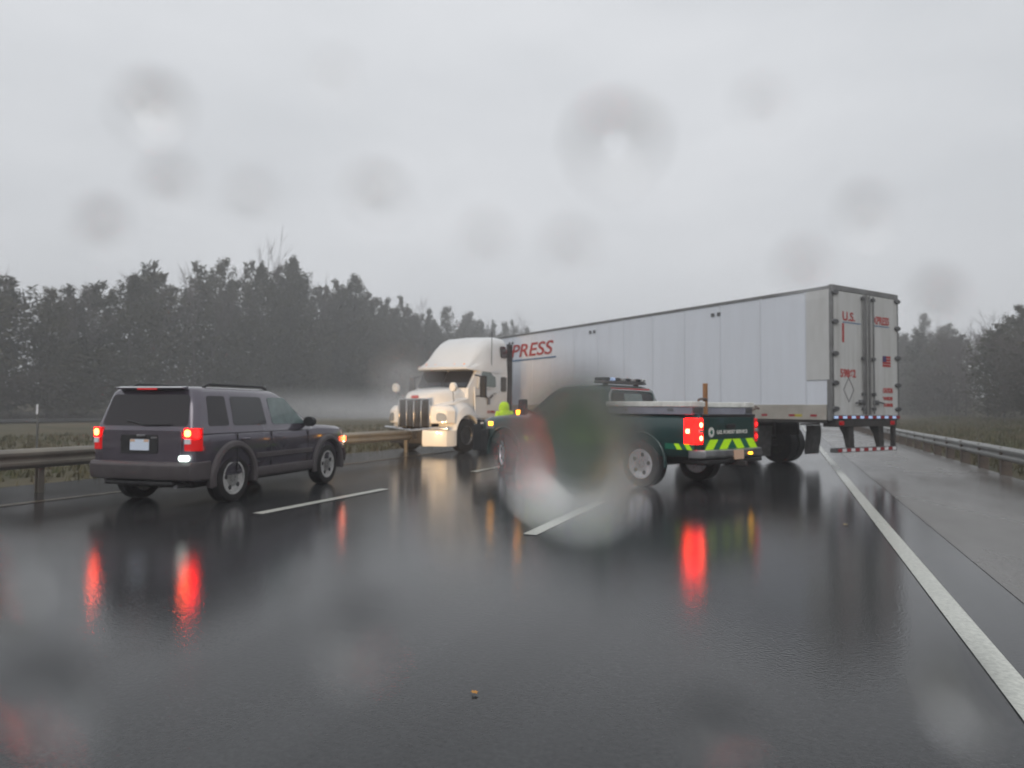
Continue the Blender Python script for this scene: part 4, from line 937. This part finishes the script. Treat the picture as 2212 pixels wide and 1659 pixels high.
def where(s, t):
    p = RP(s, t); u = p.x/p.y
    if s > 0: return 'beside the trailer doors' if u < .62 else 'at the right edge of the view'
    return ('far left of the view' if u < -.56 else 'above the SUV’s rear' if u < -.42 else 'above the SUV’s hood' if u < -.25 else 'left of the white truck cab' if u < -.12 else 'above the white truck cab' if u < .0 else 'above the trailer roof')
for k, (kind, var, s, t, h, wd) in enumerate(front+frontR):
    side = 'left skyline' if s < 0 else 'right bank'
    tree(kind, var, s, t, h, wd, ('dark pine in the tree line, ' if kind == 'pine' else 'bare leafless tree in the tree line, ')+where(s, t), 'trees along the '+side)

# ------------------------------------------------------------------ roadside grass
def tufts(name, label, s0, s1, t0, t1, n, hmin, hmax, seed):
    rn = random.Random(seed); b = MB()
    for i in range(n):
        s = rn.uniform(s0, s1); t = t0+(t1-t0)*rn.random()**1.6; p = Vector((s, t, ground_h(s, t)-.02)); 
        for j in range(4):
            a = rn.random()*6.28; hh = rn.uniform(hmin, hmax); w_ = .02+.02*rn.random(); d = Vector((cos(a), sin(a), 0)); e = Vector((-sin(a), cos(a), 0))
            q = p+Vector((rn.gauss(0, .06), rn.gauss(0, .06), 0)); b.add([q-e*w_, q+e*w_, q+d*hh*.4+Vector((0, 0, hh))], [(0, 1, 2)])
    o = b.build(name, MT['grass_blade'], None, 0, 0); o.rotation_euler = (0, 0, RTH); tag(o, label, 'grass', None, 'stuff')
tufts('grass', 'short brown-green grass growing in the median beyond the left guardrail', -30, -12.4, 0, 70, 9000, .08, .25, 3)
tufts('grass', 'rough green grass on the verge beyond the right guardrail', 4.7, 16, 8, 90, 9000, .10, .35, 4)

# ------------------------------------------------------------------ spray hanging over the far carriageway
sv = MB(); nr, nsg = 10, 20
sv.loft([[(cos(2*pi*k/nsg)*sin(pi*(i+.02)/(nr+.04)), sin(2*pi*k/nsg)*sin(pi*(i+.02)/(nr+.04)), -cos(pi*(i+.02)/(nr+.04))) for k in range(nsg)] for i in range(nr+1)])
def spray(s, t, z, sx, sy, sz, dens, label):
    m = bpy.data.materials.new('spray'); m.use_nodes = True; q = m.node_tree; q.nodes.clear(); o_ = nn(q, 'ShaderNodeOutputMaterial'); v_ = nn(q, 'ShaderNodeVolumePrincipled')
    v_.inputs['Color'].default_value = (.97, .97, .98, 1); tcn = nn(q, 'ShaderNodeTexCoord'); ln = nn(q, 'ShaderNodeVectorMath', operation='LENGTH'); q.links.new(tcn.outputs['Object'], ln.inputs[0])
    mr_ = nn(q, 'ShaderNodeMapRange', interpolation_type='SMOOTHSTEP'); mr_.inputs[1].default_value = 0.1; mr_.inputs[2].default_value = 1.0; mr_.inputs[3].default_value = dens; mr_.inputs[4].default_value = 0
    nz = nn(q, 'ShaderNodeTexNoise'); nz.inputs['Scale'].default_value = 2.5; nz.inputs['Detail'].default_value = 2; q.links.new(tcn.outputs['Object'], nz.inputs['Vector'])
    mu = nn(q, 'ShaderNodeMath', operation='MULTIPLY'); q.links.new(ln.outputs['Value'], mr_.inputs[0]); q.links.new(mr_.outputs[0], mu.inputs[0]); q.links.new(nz.outputs[0], mu.inputs[1])
    q.links.new(mu.outputs[0], v_.inputs['Density']); q.links.new(v_.outputs[0], o_.inputs['Volume'])
    o = sv.build('spray', m, None, 0, 0); o.location = RP(s, t, z); o.rotation_euler = (0, 0, RTH); o.scale = (sx, sy, sz); tag(o, label, 'spray', None, 'stuff')
spray(-42, 66, 1.0, 12, 36, 2.9, .085, 'pale road spray drifting behind the left guardrail between the SUV and the white cab')

# ------------------------------------------------------------------ haze
hb = MB().box(-700, 700, -700, 900, -80, 29).build('haze', MT['dark'], None, 0, 0)
hm = bpy.data.materials.new('haze'); hm.use_nodes = True; t_ = hm.node_tree; t_.nodes.clear()
ho = nn(t_, 'ShaderNodeOutputMaterial'); pv = nn(t_, 'ShaderNodeVolumePrincipled'); pv.inputs['Color'].default_value = (.93, .94, .96, 1); pv.inputs['Density'].default_value = .0034; pv.inputs['Anisotropy'].default_value = .3
t_.links.new(pv.outputs[0], ho.inputs['Volume']); hb.data.materials.clear(); hb.data.materials.append(hm); tag(hb, 'thin grey rain haze over the whole scene', 'haze', None, 'stuff')

# ------------------------------------------------------------------ raindrops on the windscreen the view looks through
drop_m = bpy.data.materials.new('rain_water'); drop_m.use_nodes = True; pb_ = drop_m.node_tree.nodes['Principled BSDF']
pb_.inputs['Base Color'].default_value = (1, 1, 1, 1); pb_.inputs['Roughness'].default_value = 0; pb_.inputs['IOR'].default_value = 1.333; pb_.inputs['Transmission Weight'].default_value = 1
WS_C = Vector((0, .105, CAMH)); WS_N = Vector((0, -1, .10)).normalized()      # a patch of windscreen 10 cm ahead of the lens, leaning back a little
WS_X = Vector((1, 0, 0)); WS_Y = WS_N.cross(WS_X).normalized()
if WS_Y.z < 0: WS_Y = -WS_Y
def raindrop(u, v, a, h, asp, tilt, label, p1=2.3, p2=.62):
    """a raindrop standing on the outer face of the glass: an uneven, slightly sagging cap; u, v, a in mm"""
    rd = random.Random(int(u*7+v*13)); n = 40; m = 12; vs = []; fs = []
    ph = [rd.uniform(0, 6.28) for _ in range(3)]
    def P(i, j):
        t = 2*pi*j/n; f = i/m; rr = a*(1+.07*sin(t+ph[0])+.06*sin(2*t+ph[1])+.035*sin(3*t+ph[2]))
        r = rr*f; z = h*max(0, 1-f**p1)**p2
        x, y = r*cos(t)/asp**.5, r*sin(t)*asp**.5-.18*a*(1-f)
        return (x*cos(tilt)-y*sin(tilt), x*sin(tilt)+y*cos(tilt), z)
    vs.append(P(0, 0))
    for i in range(1, m+1):
        for j in range(n): vs.append(P(i, j))
    for j in range(n): fs.append((0, 1+j, 1+(j+1) % n))
    for i in range(m-1):
        for j in range(n): q_ = 1+i*n; fs.append((q_+j, q_+n+j, q_+n+(j+1) % n, q_+(j+1) % n))
    fs.append(tuple(1+(m-1)*n+j for j in range(n)))
    b = MB(); b.v = [tuple(Vector(p)*.001) for p in vs]; b.f = fs
    o = b.build('raindrop', drop_m, None, 0, 50)
    o.matrix_world = Matrix.Translation(WS_C+WS_X*u*.001+WS_Y*v*.001) @ Matrix((WS_X, WS_Y, -WS_N)).transposed().to_4x4()
    tag(o, label, 'raindrop', 'raindrops on the windscreen')
for r_ in [
 (10.0, -5.0, 10.4, 3.8, 1.1, .1, 'largest blurred raindrop on the windscreen, hiding the middle of the green pickup', 2.3, .62),
 (16.5, 42, 6.6, 3.9, .9, .5, 'large blurred raindrop high in the sky above the trailer'),
 (-58, 48, 4.6, 3.2, .9, -.6, 'blurred raindrop in the top left corner of the sky'),
 (-54, 35, 3.0, 1.9, 1, 0, 'blurred raindrop in the sky above the left end of the tree line'),
 (-41, 32.5, 2.4, 1.5, 1, 0, 'faint blurred raindrop in the sky above the tallest pines'),
 (-21, 33.5, 3.2, 2.2, .8, -.5, 'blurred raindrop in the sky above the white truck cab'),
 (9, 25, 2.6, 1.5, 1, 0, 'faint raindrop in the sky just above the trailer’s front half'),
 (55, 31, 2.9, 1.8, 1, .3, 'blurred raindrop in the sky right of the trailer’s top corner'),
 (-29, 53.5, 2.3, 1.6, 1, .2, 'small faint raindrop near the top edge, left of centre'),
 (39.5, 49, 2.5, 1.8, .9, .3, 'faint raindrop high in the sky above the trailer’s rear half'),
 (-4.5, 26.5, 2.2, 1.6, 1, 0, 'small raindrop in the sky right above the white cab’s roof'),
 (-64, 28, 2.8, 1.8, 1, 0, 'faint raindrop in the sky at the far left over the lowest pines'),
 (44.5, 22, 2.5, 1.7, 1, 0, 'faint raindrop just above the trailer’s rear roof edge'),
 (65.5, 17.5, 2.6, 1.8, 1, 0, 'faint raindrop in the sky between the trailer and the right edge'),
 (-16.5, 4.5, 2.7, 1.5, 1.1, 0, 'pale blurred raindrop left of the white truck cab'),
 (-22, -33, 6.0, 2.1, 1.4, .2, 'blurred raindrop over the wet asphalt in the middle foreground', 2, 1),
 (-66, -42, 8.5, 2.4, .8, -.7, 'big dark-rimmed raindrop in the bottom left corner over the road', 2, 1),
 (-74, -25, 5.8, 1.5, 1.3, .3, 'raindrop at the left edge over the road below the guardrail', 2, .9),
 (30, -46, 5.5, 1.8, .7, -.4, 'dark blurred raindrop at the bottom edge over the bare road', 2, 1),
 (64, -41, 5.6, 1.6, 1.7, .5, 'long sagging raindrop at the lower right beside the white edge line', 2, 1),
]: raindrop(*r_)
